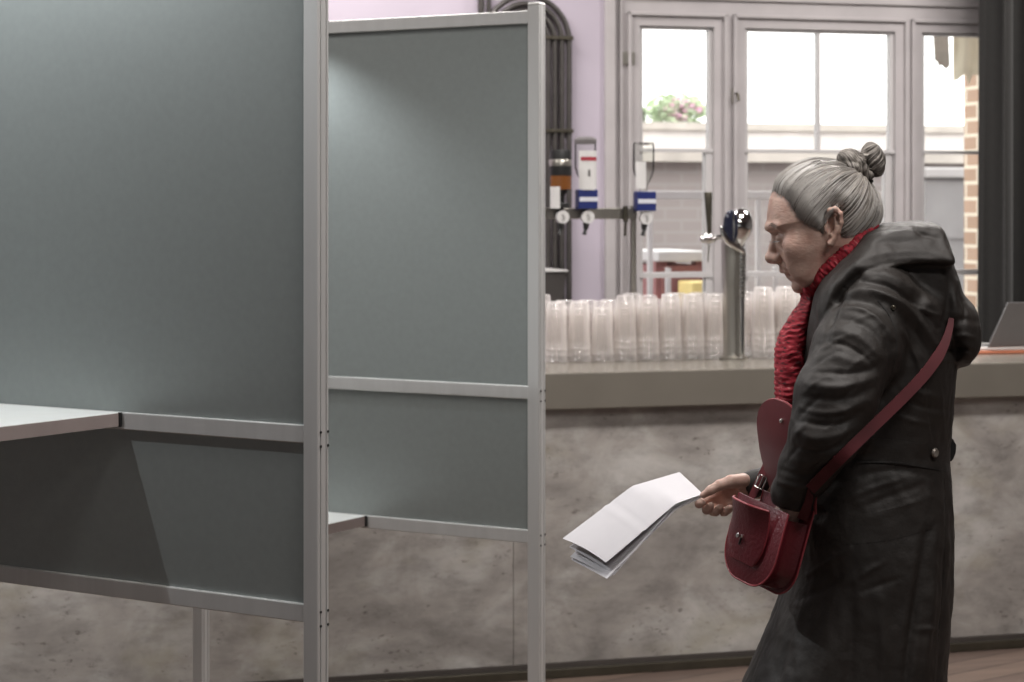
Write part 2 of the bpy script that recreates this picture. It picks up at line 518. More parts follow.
# ------------------------------------------------------------------ bar
t = thing('bar_counter', 'long bar with taupe worktop and mottled concrete-look front boards', 'bar counter', BAR.w(0, 0), RA)
ZT = 0.982
MB().box(-3.4, 4.2, 0, 0.74, ZT - 0.118, ZT, 0.004).build('countertop', M['counter'], t)
bx = [-3.36] + [BAR.u(x, 0.05) for x in (-190, 196, 513)] + [BAR.u(900, 0.05), 3.1, 4.16]
for a, b_ in zip(bx[:-1], bx[1:]):
    MB().box(a + 0.001, b_ - 0.001, 0.045, 0.065, 0.045, ZT - 0.118).build('front_board', M['concrete'], t)
MB().box(-3.36, 4.16, 0.065, 0.7, 0.02, ZT - 0.119).build('carcass', M['plinth'], t)
MB().box(-3.36, 4.16, 0.038, 0.064, 0.0, 0.044).build('plinth', M['plinth'], t)
MB().box(-3.36, 4.16, 0.015, 0.036, 0.0, 0.03, 0.003).build('base_trim', M['darkmetal'], t)

# ---- cups: upside-down nested plastic tumblers
def cup_mesh():
    prof = [(0.0405, 0), (0.041, 0.004), (0.039, 0.006), (0.038, 0.03), (0.0345, 0.10), (0.030, 0.158), (0.0285, 0.161), (0.0, 0.159)]
    return MB().lathe(prof, n=20, cap=False)

cup0 = cup_mesh().build('plastic_cup', M['cup'], smooth=50)
rnd = random.Random(4)
cups_done = False
def cup_stack(px, v, n, label, group, u):
    global cups_done
    for k in range(n):
        o = cup0 if not cups_done else cup0.copy()
        if cups_done: COL.objects.link(o)
        cups_done = True
        o.location = BAR.w(u, v, ZT + 0.001 + k * 0.021)
        o.rotation_euler = (0, 0, rnd.random() * 6)
        tag(o, label, 'cup', group)

def cup_rows(pxa, pxb, n, label, group):
    ua = BAR.u(pxa, .44)
    m = int((BAR.u(pxb, .44) - ua) / .0835) + 1
    for r in range(3):
        for i in range(m):
            cup_stack(0, .44 + r * .0835, n[(i * 3 + r * 2) % len(n)], label, group, ua + i * .0835 + (r % 2) * .03)

cup_rows(556, 632, [3, 2, 3, 3, 4], 'clear plastic cup upside down in the stacks beside the far booth post', 'cup stacks on the left of the bar')
cup_rows(648, 726, [4, 4, 3, 4, 4], 'clear plastic cup upside down in the stacks left of the beer tap column', 'cup stacks in the middle of the bar')
cup_rows(764, 840, [5, 4, 5], 'clear plastic cup upside down in the stacks between beer tap and woman', 'cup stacks on the right of the bar')

# ---- beer tap
bt_v = 0.40
tu = BAR.u(733, bt_v)
t = thing('beer_tap', 'tall steel beer tap column with rounded chrome head on the bar', 'beer tap', BAR.w(tu, bt_v, ZT), RA)
sc = 1 / BAR.s(733, bt_v)
def TP(px, py, dv=0.0):           # point of the tap's own plane
    return Vector((BAR.u(px, bt_v + dv) - tu, dv, BAR.z(px, py, bt_v + dv) - ZT))
hz = TP(733, 236).z
MB().lathe([(0.05, 0), (0.05, 0.008), (0.036, 0.014), (0.0335, 0.03), (0.036, hz * 0.6), (0.041, hz * 0.93), (0.036, hz), (0.0, hz + 0.012)], n=32).build('column', M['steel'], t, smooth=40)
MB().tube([TP(742, 298, -.035), TP(742, 252, -.035)], [0.012, 0.013], 14).tube([TP(742, 362, -.035), TP(742, 298, -.035)], [0.010, 0.010], 14).build('beer_line_tube', M['chrome'], t, smooth=40)
rb = MB()
for k in range(12):
    a = TP(742, 254 + k * 3.7, -.035)
    rb.tube([a, a + Vector((0, 0, -0.004))], 0.0145, 14)
rb.build('ribbed_collar', M['steel'], t, smooth=40)
MB().tube([TP(721, 226, -.05), TP(723, 234, -.055), TP(728, 242, -.055), TP(735, 247, -.05), TP(742, 250, -.04), TP(743, 256, -.035)], [0.006, 0.010, 0.011, 0.012, 0.012, 0.012], 14).build('spout_neck', M['chrome'], t, smooth=60)
hd = bmesh.new()
bmesh.ops.create_uvsphere(hd, u_segments=40, v_segments=24, radius=1)
for v in hd.verts:
    z = v.co.z; w = (1.0 + 0.10 * z) * (1 - 0.36 * max(0, -z) ** 1.3)
    v.co.x *= w; v.co.y *= w
    if v.co.y < -0.15:
        v.co.y = -0.15 - (-0.15 - v.co.y) * 0.85
c = TP(740, 228, -.03)
b2 = MB(); b2.merge(hd, Matrix.Translation(c) @ Matrix.Rotation(math.radians(6), 4, 'Y') @ Matrix.Diagonal((12.5 * sc, 12.5 * sc, 20 * sc, 1)))
b2.build('tap_head', M['chrome'], t, smooth=60)
sh = bmesh.new()
bmesh.ops.create_uvsphere(sh, u_segments=30, v_segments=20, radius=1)
for v in sh.verts:
    z = v.co.z; w = 1 - 0.45 * max(0, -z) ** 1.2
    v.co.x *= w
c = TP(731.5, 227, -.055)
b2 = MB(); b2.merge(sh, Matrix.Translation(c) @ Matrix.Rotation(math.radians(-4), 4, 'Y') @ Matrix.Diagonal((8.5 * sc, 0.010, 17 * sc, 1)))
tag(b2.build('badge', mat('dark_glossy_badge', (0.02, 0.022, 0.04), 0.08, 0.2, nscale=4), t, smooth=60), 'dark glossy oval badge')
MB().tube([TP(733.5, 212, -.0665), TP(734, 226, -.069), TP(733.5, 241, -.0665)], [0.001, 0.0055, 0.001], 8).build('badge_rib', M['chrome'], t, smooth=60)
hp = [(0.0, 0), (0.008, 0.0), (0.0085, 0.03), (0.012, 0.10), (0.0145, 0.148), (0.013, 0.152), (0.0, 0.152)]
base = TP(709.5, 236, -.02)
MB().lathe(hp, n=20, mtx=Matrix.Translation(base) @ Matrix.Rotation(math.radians(-2), 4, 'Y')).build('tap_handle', M['darkmetal'], t, smooth=50)
MB().sphere(TP(708, 238.5, -.02), 0.021).sphere(TP(703, 239.5, -.03), 0.013).sphere(TP(713, 239, -.03), 0.013).build('handle_ball', M['chrome'], t, smooth=True)
MB().tube([TP(714, 238, -.02), TP(724, 236, -.02), TP(729, 240, -.01)], 0.009, 12).build('handle_arm', M['chrome'], t, smooth=60)
MB().tube([TP(709, 244, -.02), TP(708, 262, -.02)], [0.0035, 0.0025], 10).build('handle_pin', M['steel'], t, smooth=60)

# ---- rack of spirit dispensers behind the bar
ov = 1.02
ou = BAR.u(632, ov)
t = thing('dispenser_rack', 'steel stand with horizontal rail carrying the upside-down bottles', 'bottle rack', BAR.w(ou, ov, 0), RA)
def OP(px, py, dv=0.0, u0=None):
    return Vector((BAR.u(px, ov + dv) - (ou if u0 is None else u0), dv, BAR.z(px, py, ov + dv)))
MB().lathe([(0.07, 0), (0.07, 0.01), (0.014, 0.02), (0.0125, OP(633, 206).z)], cx=OP(633, 230).x, n=20).build('pole', M['steel'], t, smooth=40)
a, b_ = OP(540, 219), OP(636, 207)
MB().box(a.x, b_.x, -0.012, 0.012, OP(600, 219).z, OP(600, 208).z, 0.003).build('rail', M['steel'], t)
MB().tube([OP(625.5, 206, -.03), OP(625.5, 222, -.03)], 0.010, 12).tube([OP(625.5, 222, -.03), OP(625, 236, -.03)], 0.005, 10).build('lever', M['darkmetal'], t, smooth=40)

def bottle_profile(h, r, neck=0.014, nl=0.07):
    # upside down: neck at the bottom (z=0), base at the top
    return [(0, 0), (neck, 0), (neck, nl), (neck * 1.3, nl + 0.01), (r * 0.8, nl + 0.035), (r, nl + 0.06), (r, h - 0.012), (r * 0.93, h), (r * 0.5, h - 0.008), (0, h - 0.01)]

def optic(px, y_box_top, y_box_bot, y_g, y_top, label, kind):
    u0 = BAR.u(px, ov)
    s = BAR.s(px, ov)
    t = thing('spirit_dispenser', label, 'spirit dispenser', BAR.w(u0, ov, 0), RA)
    o = lambda x, y, dv=0.0: OP(x, y, dv, u0)
    zb, zt_ = o(px, y_box_bot).z, o(px, y_box_top).z
    if kind == 'blue':
        MB().box(-0.038, 0.038, -0.075, -0.03, zb, zt_, 0.004).build('blue_box', M['bluelabel'], t)
        zc = (zb + zt_) / 2
        MB().box(-0.034, 0.036, -0.0765, -0.074, zc - 0.008, zc + 0.008).build('white_strip', M['whitelabel'], t)
    else:
        MB().box(-0.03, 0.03, -0.06, -0.03, zb, zb + 0.02, 0.004).build('clamp', M['black'], t)
    zg = o(px, y_g).z
    g = MB().lathe([(0, -.012), (0.022, -.012), (0.0245, -.006), (0.0245, .012), (0, .012)], n=28, mtx=Matrix.Translation((0.004, -0.05, zg)) @ Matrix.Rotation(math.pi / 2, 4, 'X')).build('measure', M['whiteplastic'], t, smooth=40)
    d = MB()
    for k in range(5):
        aa = -0.9 + k * 0.45
        d.box(0.004 - 0.0045 + 0.004 * math.sin(k), 0.004 + 0.0045 + 0.004 * math.sin(k), -0.0645, -0.0618, zg - 0.012 + k * 0.005, zg - 0.0105 + k * 0.005)
    d.build('measure_marks', M['greyprint'], g)
    MB().tube([(0, -.05, zg - 0.022), (-.002, -.05, zg - .045)], [0.013, 0.009], 12).tube([(-.004, -.055, zg - .045), (-.010, -.058, zg - .064)], [0.006, 0.008], 10).build('spout', M['black'], t, smooth=40)
    MB().tube([(0, -.04, zb - .002), (0, -.04, zg + .02)], 0.014, 12).tube([(0, -.04, zg + .01), (0, -.0125, zg + .005)], 0.008, 8).build('valve', M['black'], t, smooth=40)
    h = o(px, y_top).z - zt_ + 0.05
    z0 = zt_ - 0.05
    mt = M['bottleglass'] if kind == 'blue' else M['black']
    bt = MB().lathe(bottle_profile(h, 0.040), cy=-0.04, n=28, mtx=Matrix.Translation((0, 0, z0))).build('bottle', mt, t, smooth=40)
    return t, bt, z0, h

t1, bt, z0, h = optic(582, 189.5, 209, 217, 139, 'upside-down clear bottle with red mark over a blue box, left on the rail', 'blue')
L = MB(); zz = z0 + h
def lab(mb, a0, a1, z_0, z_1, r=0.0412, n=10):
    P = [[(r * math.cos(a0 + (a1 - a0) * i / n), -0.04 + r * math.sin(a0 + (a1 - a0) * i / n), z) for z in (z_0, z_1)] for i in range(n + 1)]
    mb.grid(P, 0.0006); return mb
lab(MB(), -2.5, -0.4, zz - .19, zz - .045).build('paper_label', M['whiteplastic'], bt, smooth=60)
lab(MB(), -2.3, -0.6, zz - .082, zz - .068, .0425).build('red_band', M['redlabel'], bt, smooth=60)
lab(MB(), -1.65, -1.45, zz - .14, zz - .115, .0425).build('dark_mark', M['greyprint'], bt, smooth=60)
MB().lathe([(0.041, zz - .02), (0.042, zz - .004), (0.03, zz + .006), (0, zz + .008)], cy=-0.04, n=24).build('bottle_cap_ring', M['greyprint'], bt, smooth=40)
t2, bt, z0, h = optic(640, 191.5, 211, 218, 143, 'upside-down clear bottle over a blue box, in front of the left window', 'blue')
lab(MB(), -2.7, -1.7, z0 + .06, z0 + .16).build('paper_label', M['whiteplastic'], bt, smooth=60)
t3, bt, z0, h = optic(557, 203, 208, 217, 150, 'dark upside-down bottle with amber label next to the pipes', 'dark')
lab(MB(), -2.9, -0.2, z0 + .10, z0 + .15).build('amber_label', M['amber'], bt, smooth=60)
lab(MB(), -2.9, -1.9, z0 + .03, z0 + .11, .043).build('paper_label', M['whiteplastic'], bt, smooth=60)
zc = z0 + h
MB().lathe([(0.030, zc - .07), (0.041, zc - .06), (0.0425, zc - .04), (0.036, zc - .03)], cy=-0.04, n=24).build('silver_ring', M['steel'], bt, smooth=40)

# ---- metal tray box on the wall under the dispensers
v0 = 1.25
t = thing('wall_box', 'small grey metal box with pale top edge on the wall below the pipes', 'box', BAR.w(BAR.u(553, v0), v0, 0), RA)
u0 = BAR.u(553, v0)
xa, xb = BAR.u(520, v0) - u0, BAR.u(567, v0) - u0
za, zb = BAR.z(553, 306, v0), BAR.z(553, 272, v0)
MB().prism([(xa, 0, za), (xb - .015, 0, za + .02), (xb, 0, zb), (xa, 0, zb)], (0, WV - v0, 0), 0.004).build('body', M['pipe'], t)
MB().box(xa, xb + .004, -.006, WV - v0, zb, zb + .008, 0.002).build('lid', M['whiteplastic'], t)

# ---- conduit pipes on the back wall
pv = WV - 0.03
sp_ = BAR.s(540, pv)
for k, (xp, nm) in enumerate([(571, 'outermost of the dark conduits bending over at the top, on the lilac wall'),
                              (563.5, 'second dark conduit from the right, bending over at the top'),
                              (556, 'third dark conduit from the right, bending over at the top'),
                              (549, 'innermost of the dark conduits, nearest the far booth post')]):
    R_ = (xp - 527) / sp_
    uc = BAR.u(527, pv); zc = BAR.z(527, 40, pv)
    t = thing('conduit_pipe', nm, 'pipe', BAR.w(uc, pv, 0), RA)
    pts = [(R_, 0, 0.35 if k > 3 else 0.55)] + [(R_, 0, zc)]
    pts += [(R_ * math.cos(a), 0, zc + R_ * math.sin(a)) for a in [math.pi * j / 16 for j in range(1, 16)]] + [(-R_, 0, zc), (-R_, 0, zc - 0.8)]
    MB().tube(pts, 0.0115, 12).build('pipe', M['pipe'], t, smooth=60)
    for yy in (38, 131):
        zz = BAR.z(560, yy, pv)
        MB().box(R_ - .0155, R_ + .0155, -.016, .0295, zz - .008, zz + .008, .003).build('bracket', M['darkmetal'], t)
t = thing('conduit_riser', 'straight dark conduit rising left of the bending ones', 'pipe', BAR.w(BAR.u(481, pv), pv, 0), RA)
MB().tube([(0, 0, .6), (0, 0, 3.38)], 0.013, 12).tube([(0.032, 0, .6), (0.032, 0, 3.38)], 0.009, 12).build('pipe', M['pipe'], t, smooth=60)
MB().box(-.03, .06, -.016, .0295, 2.46, 2.475, .003).build('bracket', M['darkmetal'], t)

# ---- small fittings on the window joinery
uu = U(629)
tag(MB().box(-.028, .028, -.012, .0, -.026, .026, .002).build('metal_plate', M['steel'], loc=BAR.w(uu, WV + .018, Z(629, 58)), rotz=RA), 'small square grey plate screwed to the left window post', 'plate')
t = thing('window_latch', 'small dark latch on the post between two windows', 'latch', BAR.w(U(736), WV + .02, Z(736, 96)), RA)
MB().box(-.014, .014, -.008, 0, -.032, .032, .003).build('back_plate', M['steel'], t)
MB().tube([(0, -.006, .012), (0.004, -.03, .008), (0.006, -.034, -.02)], .006, 8).build('catch', M['darkmetal'], t, smooth=50)

# ---- curtain
cv = 1.30
u0 = BAR.u(988, cv); u1 = BAR.u(1110, cv)
P = []
N = 150
for i in range(N + 1):
    q = i / N
    row = []
    for j in range(13):
        h = j / 12
        ph = q * 2 * math.pi * 5.5 + 0.35 * math.sin(h * 2.5 + q * 9) + 0.5
        amp = 0.055 * (0.75 + 0.25 * h)
        row.append((u0 + (u1 - u0) * q + 0.018 * math.sin(ph * 2 + 1) - 0.012 * h * (1 - q) - u0, amp * math.sin(ph) + 0.02 * math.sin(q * 31), 0.02 + 3.33 * (1 - h)))
    P.append(row)
t = thing('curtain', 'heavy black floor-length curtain hanging at the right edge', 'curtain', BAR.w(u0, cv), RA)
MB().grid(P, 0.003).build('cloth', M['curtain'], t, smooth=60)
MB().tube([(-0.1, 0, 3.37), (u1 - u0 + .1, 0, 3.37)], 0.014, 12).build('rod', M['darkmetal'], t, smooth=50)

# ---- laptop and orange folder
lv = 0.40
lu = BAR.u(988, lv)
t = thing('laptop', 'open silver-grey laptop with its back turned, on an orange folder', 'laptop', BAR.w(lu, lv, ZT + .012), RA + math.radians(-4))
MB().box(-.035, .30, 0.0, .22, 0, .012, .003).build('base', M['laptop_base'], t)
MB().prism([(0.0, 0.0, .012), (0.33, 0.0, .012), (0.385, -.05, .175), (0.055, -.05, .175)], (0, .007, .001), .0015).build('lid', M['laptop'], t)
kb = MB()
for r in range(5):
    for c_ in range(12):
        kb.box(-.01 + c_ * .024, .01 + c_ * .024, .05 + r * .022, .068 + r * .022, .012, .0135)
kb.build('keyboard', M['black'], t)
tag(MB().box(-.05, .5, -.02, .24, 0, .010, .002).build('folder', M['orange'], loc=BAR.w(lu, lv, ZT + .001), rotz=RA + math.radians(-4)), 'flat orange folder lying under the laptop on the bar', 'folder')


# ------------------------------------------------------------------ outside the windows
struct(MB().box(-14, 22, WV + 0.25, 22, -0.35, -0.25), 'ground', M['pave'], **bo)
gv = 6.0
t = thing('garden_wall', 'weathered brick wall with pale coping beyond the windows', 'wall', BAR.w(0, gv), RA)
zt_ = BAR.z(860, 163, gv)
MB().box(-6, 16, 0, .25, -.25, zt_).build('brickwork', M['outwall'], t)
MB().box(-6, 16, -.1, .3, zt_, BAR.z(860, 153, gv)).build('coping', M['mortar_cap'], t)
fv = 9.5
t = thing('boundary_fence', 'pale rail fence above the brick wall', 'fence', BAR.w(0, fv), RA)
zr = BAR.z(860, 128, fv)
MB().box(-6, 22, 0, .04, zr - .03, zr + .03).box(-6, 22, 0, .04, zr - .35, zr - .29).build('rails', M['mortar_cap'], t)
MB().box(-6, 22, .045, .07, -.25, BAR.z(860, 127, fv)).build('boards', mat('pale_fence_boards', (0.86, 0.81, 0.78), .8, nscale=3), t)
for k in range(12):
    x = -5.5 + k * 2.3
    MB().box(x - .04, x + .04, -.01, .06, -.25, zr + .08).build('post', M['mortar_cap'], t)
# flowering bush
bv = 10.6
bu = BAR.u(676, bv)
t = thing('flowering_bush', 'green bush with pink blossom seen through the left window', 'bush', BAR.w(bu, bv, -.25), RA)
bz = BAR.z(676, 110, bv) + .25
def leaves(n, rx, rz, sz, seed, dy=0.0):
    mb = MB(); rr = random.Random(seed); b = bmesh.new()
    for _ in range(n):
        while True:
            x, y, z = [rr.uniform(-1, 1) for _ in range(3)]
            if x * x + y * y + z * z < 1: break
        c = Vector((x * rx, y * rx * .7 + dy, bz + z * rz))
        q = Matrix.Rotation(rr.random() * 6, 4, 'Z') @ Matrix.Rotation(rr.random() * 3, 4, 'X')
        vs = [b.verts.new(c + q @ Vector(p)) for p in ((-sz, 0, 0), (0, -sz * .5, 0), (sz, 0, 0.01), (0, sz * .5, 0))]
        b.faces.new(vs)
    mb.merge(b); return mb
tag(leaves(700, .29, .15, .036, 1).build('foliage', M['leaf'], t), kind='stuff')
tag(leaves(150, .19, .10, .036, 2, -.08).build('blossom', M['petal'], t), kind='stuff')
MB().tube([(0, 0, 0), (.05, 0, bz)], [.05, .02]).tube([(0, 0, .3), (-.3, 0, bz)], [.03, .015]).tube([(0, 0, .3), (.32, 0, bz + .1)], [.03, .012]).build('trunk', M['stem'], t, smooth=60)
# railing with white bars near the wall
rv = 3.1
t = thing('white_railing', 'white metal railing just outside the windows', 'railing', BAR.w(BAR.u(640, rv), rv, -.25), RA)
u0 = BAR.u(640, rv)
z1 = BAR.z(700, 195, rv) + .25
MB().box(-.1, BAR.u(890, rv) - u0, -.015, .015, z1 - .02, z1 + .02, .004).build('top_rail', M['railwhite'], t)
for px in (650, 758, 842):
    MB().box(BAR.u(px, rv) - u0 - .012, BAR.u(px, rv) - u0 + .012, -.012, .012, 0, z1, .003).build('post', M['railwhite'], t)
for px in (668, 775):
    MB().box(BAR.u(px, rv) - u0 - .012, BAR.u(px, rv) - u0 + .012, -.012, .012, 0, z1 - .35, .003).build('post', M['railwhite'], t)
# picnic table
pv2 = 3.7
u0 = BAR.u(664, pv2)
t = thing('garden_table', 'garden table with pale top and maroon base outside the left window', 'table', BAR.w(u0, pv2, -.25), RA)
zt_ = BAR.z(664, 254, pv2) + .25
w_ = BAR.u(690, pv2) - u0
MB().box(-w_, w_, -.3, .3, zt_ - .03, zt_ + .02, .005).build('tabletop', M['railwhite'], t)
MB().box(-w_ * .8, w_ * .8, -.26, .26, zt_ - .42, zt_ - .05).build('base_panel', M['maroon'], t)
for sx in (-1, 1):
    for sy in (-1, 1):
        MB().box(sx * w_ * .75 - .03, sx * w_ * .75 + .03, sy * .22 - .03, sy * .22 + .03, 0, zt_ - .03).build('leg', M['maroon'], t)
u0 = BAR.u(698, 3.3)
t = thing('yellow_crate', 'yellow plastic crate outside behind the cups', 'crate', BAR.w(u0, 3.3, -.25), RA)
zc = BAR.z(698, 281, 3.3) + .25
MB().box(-.07, .07, -.1, .1, zc - .3, zc, .01).build('shell', M['yellow'], t)
MB().box(-.05, .05, -.08, .08, 0, zc - .3, .01).build('stand', M['maroon'], t)
# grey container at the right window
kv = 4.6
u0 = BAR.u(925, kv)
t = thing('grey_container', 'large grey metal container with a pale rim outside the right window', 'container', BAR.w(u0, kv, -.25), RA)
zc = BAR.z(945, 178, kv) + .25
w2 = BAR.u(1010, kv) - u0
MB().box(0, w2, 0, .3, .06, zc, .02).build('body', M['binmat'], t)
MB().box(-.02, w2 + .02, -.03, .33, zc, zc + .06, .01).build('rim', M['railwhite'], t)
ln = MB()
for k in range(3):
    ln.box(0, w2, -.012, 0.0, zc - .35 - k * .45, zc - .32 - k * .45)
ln.build('side_bead', M['binmat'], t)
# brick pier and torn awning
iv = 2.3
u0 = BAR.u(964, iv + .35)
t = thing('brick_pier', 'yellow-brown brick pier outside beside the curtain', 'pillar', BAR.w(u0, iv, -.25), RA)
MB().box(0, .35, 0, .35, 0, 3.6).build('brickwork', M['pier'], t)
MB().box(-.02, .37, -.02, .37, 0, .25, .01).build('footing', M['mortar_cap'], t)
av = 2.15
u0 = BAR.u(935, av)
t = thing('torn_awning', 'torn beige canvas awning hanging at the top of the right window', 'awning', BAR.w(u0, av, 0), RA)
def AP(px, py): return (BAR.u(px, av) - u0, 0, BAR.z(px, py, av))
MB().prism([AP(933, 20), AP(948, 20), AP(950, 66), AP(946, 69), AP(942, 65), AP(939, 66), AP(938, 62), AP(935, 60)], (0, .006, 0)).build('torn_strip', M['awning'], t)
P = []
for i in range(25):
    px = 957 + i * 3.2
    q = i / 24
    yb = 76 + 3 * math.sin(i * 1.7) + (5 if i % 5 == 0 else 0) + 2 * q
    row = []
    for j in range(8):
        a = AP(px, 18 + (yb - 18) * j / 7)
        row.append((a[0], 0.02 + .018 * math.sin(i * 1.1 + j * .3), a[2]))
    P.append(row)
tag(MB().grid(P, .004).build('canvas', mat('pale_yellow_canvas', (.80, .74, .58), .8, nscale=12, namp=.1), t, smooth=60), 'pale yellow ragged canvas')
a = AP(930, 19); b_ = AP(1040, 19)
MB().tube([(a[0], 0.01, a[2]), (b_[0], 0.01, a[2])], .018, 10).build('awning_bar', M['steel'], t, smooth=50)

# ------------------------------------------------------------------ voting booths
def booth(ox, oy, ang, width, z_top, z_mid, z_bot, shelf_z, shelf_t, shelf_len, label, lamp_e, lamp_t, lamp_q, lamp_h, cone, side):
    """ox,oy: centre of the front post; t runs from it along the panel away to the left, q towards the viewer"""
    fr = Frame(ox, oy, math.pi - ang)      # e1 = (-cos, sin)
    t = thing('voting_booth', label, 'voting booth', (ox, oy, 0), math.pi - ang)
    # in the thing's own axes: x = t (away along the panel), y: positive = towards the viewer
    ph = 0.0172
    def post2(x, y, z1=z_top + .012):
        r = ph; g = 0.0035
        outline = []
        # T-slot style extrusion: two shallow grooves on every side
        for k in range(4):
            a = k * math.pi / 2
            ca, sa = math.cos(a), math.sin(a)
            if k % 2:
                outline.append((x + r * ca + (r - .002) * sa, y + r * sa - (r - .002) * ca, 0.0)); outline.append((x + r * ca - (r - .002) * sa, y + r * sa + (r - .002) * ca, 0.0))
                continue
            for (s_, dpt) in ((-r + .002, 0), (-.0105, 0), (-.0105, g), (-.0065, g), (-.0065, 0), (.0065, 0), (.0065, g), (.0105, g), (.0105, 0), (r - .002, 0)):
                X_, Y_ = r - dpt, s_
                outline.append((x + X_ * ca - Y_ * sa, y + X_ * sa + Y_ * ca, 0.0))
        o = MB().prism(outline, (0, 0, z1)).build('post', M['alu'], t)
        MB().box(x - ph, x + ph, y - ph, y + ph, z1, z1 + .008, .003).build('cap', M['whiteplastic'], o)
        MB().box(x - ph * 1.4, x + ph * 1.4, y - ph * 1.4, y + ph * 1.4, 0, .012, .003).build('foot', M['black'], o)
        for zz in (z_mid, z_bot):
            for dz in (-.012, -.038):
                sc_ = MB()
                for yy in (-.0135, .0085):
                    sc_.lathe([(0, -.0012), (.0026, -.0012), (.0026, .0005), (0, .0005)], n=12, mtx=Matrix.Translation((x - ph - .0003, y + yy, zz + dz)) @ Matrix.Rotation(math.pi / 2, 4, 'Y'))
                sc_.build('screw', M['black'], o)
        return o
    post2(0, 0)
    post2(width, 0)
    x0, x1 = ph, width - ph
    MB().box(x0, x1, -.0045, .0045, z_bot - .005, z_top - .005).build('panel', M['panel'], t)
    for zz in (z_top, z_mid, z_bot):
        MB().box(x0, x1, -.014, .014, zz - .034, zz, .002).build('rail', M['alu'], t)
    # writing shelf, stands out towards the viewer
    th = .028
    sx1 = min(width - ph, shelf_t + shelf_len)
    s = MB().box(shelf_t, sx1, .0145, .46, shelf_z - th, shelf_z, .0015).build('shelf', M['shelf'], t)
    MB().box(shelf_t - .0012, shelf_t, .0155, .459, shelf_z - th + .001, shelf_z - .0015).build('edge_band', M['shelf_edge'], s)
    MB().box(shelf_t - .006, shelf_t, .0005 + .0145, .020, shelf_z - th, shelf_z).build('joint_strip', M['black'], s)
    # side panels closing the booth on the left, outside the picture or hidden
    if side:
        post2(width, .62)
        MB().box(width - .0045, width + .0045, .02, .60, z_bot, z_top - .005).build('side_panel', M['panel'], t)
        MB().box(width - .014, width + .014, .02, .60, z_top - .034, z_top, .002).build('rail', M['alu'], t)
    # clip-on lamp on the top rail
    lx, ly, lz = lamp_t, lamp_q, z_top + lamp_h
    lamp = MB().box(lx - .06, lx + .06, ly - .03, ly + .03, lz, lz + .018, .004).tube([(lx + .26, 0, z_top), (lx + .26, .0, lz + .01), (lx + .26, ly, lz + .01), (lx + .055, ly, lz + .01)], .007, 10).build('booth_lamp', M['black'], t)
    MB().box(lx - .05, lx + .05, ly - .022, ly + .022, lz - .003, lz).build('lamp_lens', M['screen'], lamp)
    l = bpy.data.lights.new('booth_lamp_light', 'SPOT')
    l.energy = lamp_e; l.color = (0.95, 0.985, 1.0); l.spot_size = math.radians(cone); l.spot_blend = 0.55; l.shadow_soft_size = 0.012
    lo = bpy.data.objects.new('booth_lamp_light', l)
    COL.objects.link(lo); lo.parent = t
    lo.location = (lx, ly, lz - .012)
    return t, post2


nx, ny = (316 - 512) / F * 3.95, 3.95
tb, post2 = booth(nx, ny, math.radians(32.5), 2.3, 2.02, 1.52 - 220 / 540, 1.52 - 399 / 540, 1.52 - 220 / 540, .474, 1.5,
      'near voting booth with large grey panel, aluminium posts and white shelf', 54, .93, .55, .38, 165, True)
fx, fy = (536.5 - 512) / F * 5.47, 5.47
tb2, post3 = booth(fx, fy, math.radians(30.5), 1.092, 2.019, 1.056, .687, .687, .52, .54,
      'far voting booth with grey panel standing between near booth and bar', 26, .80, .26, .09, 124, False)
# luminaires
for (x, y, z) in LUMS:
    t = thing('ceiling_luminaire', 'flat white ceiling light of the hall', 'ceiling light', (x, y, z), 0, 'ceiling lights')
    MB().box(-.6, .6, -.16, .16, -.03, .119, .005).build('housing', M['whiteplastic'], t)

#PERSON#
# ------------------------------------------------------------------ implicit modelling toolkit (signed fields + surface nets)
K = 3.6 / F                     # metres per pixel in the woman's mid plane


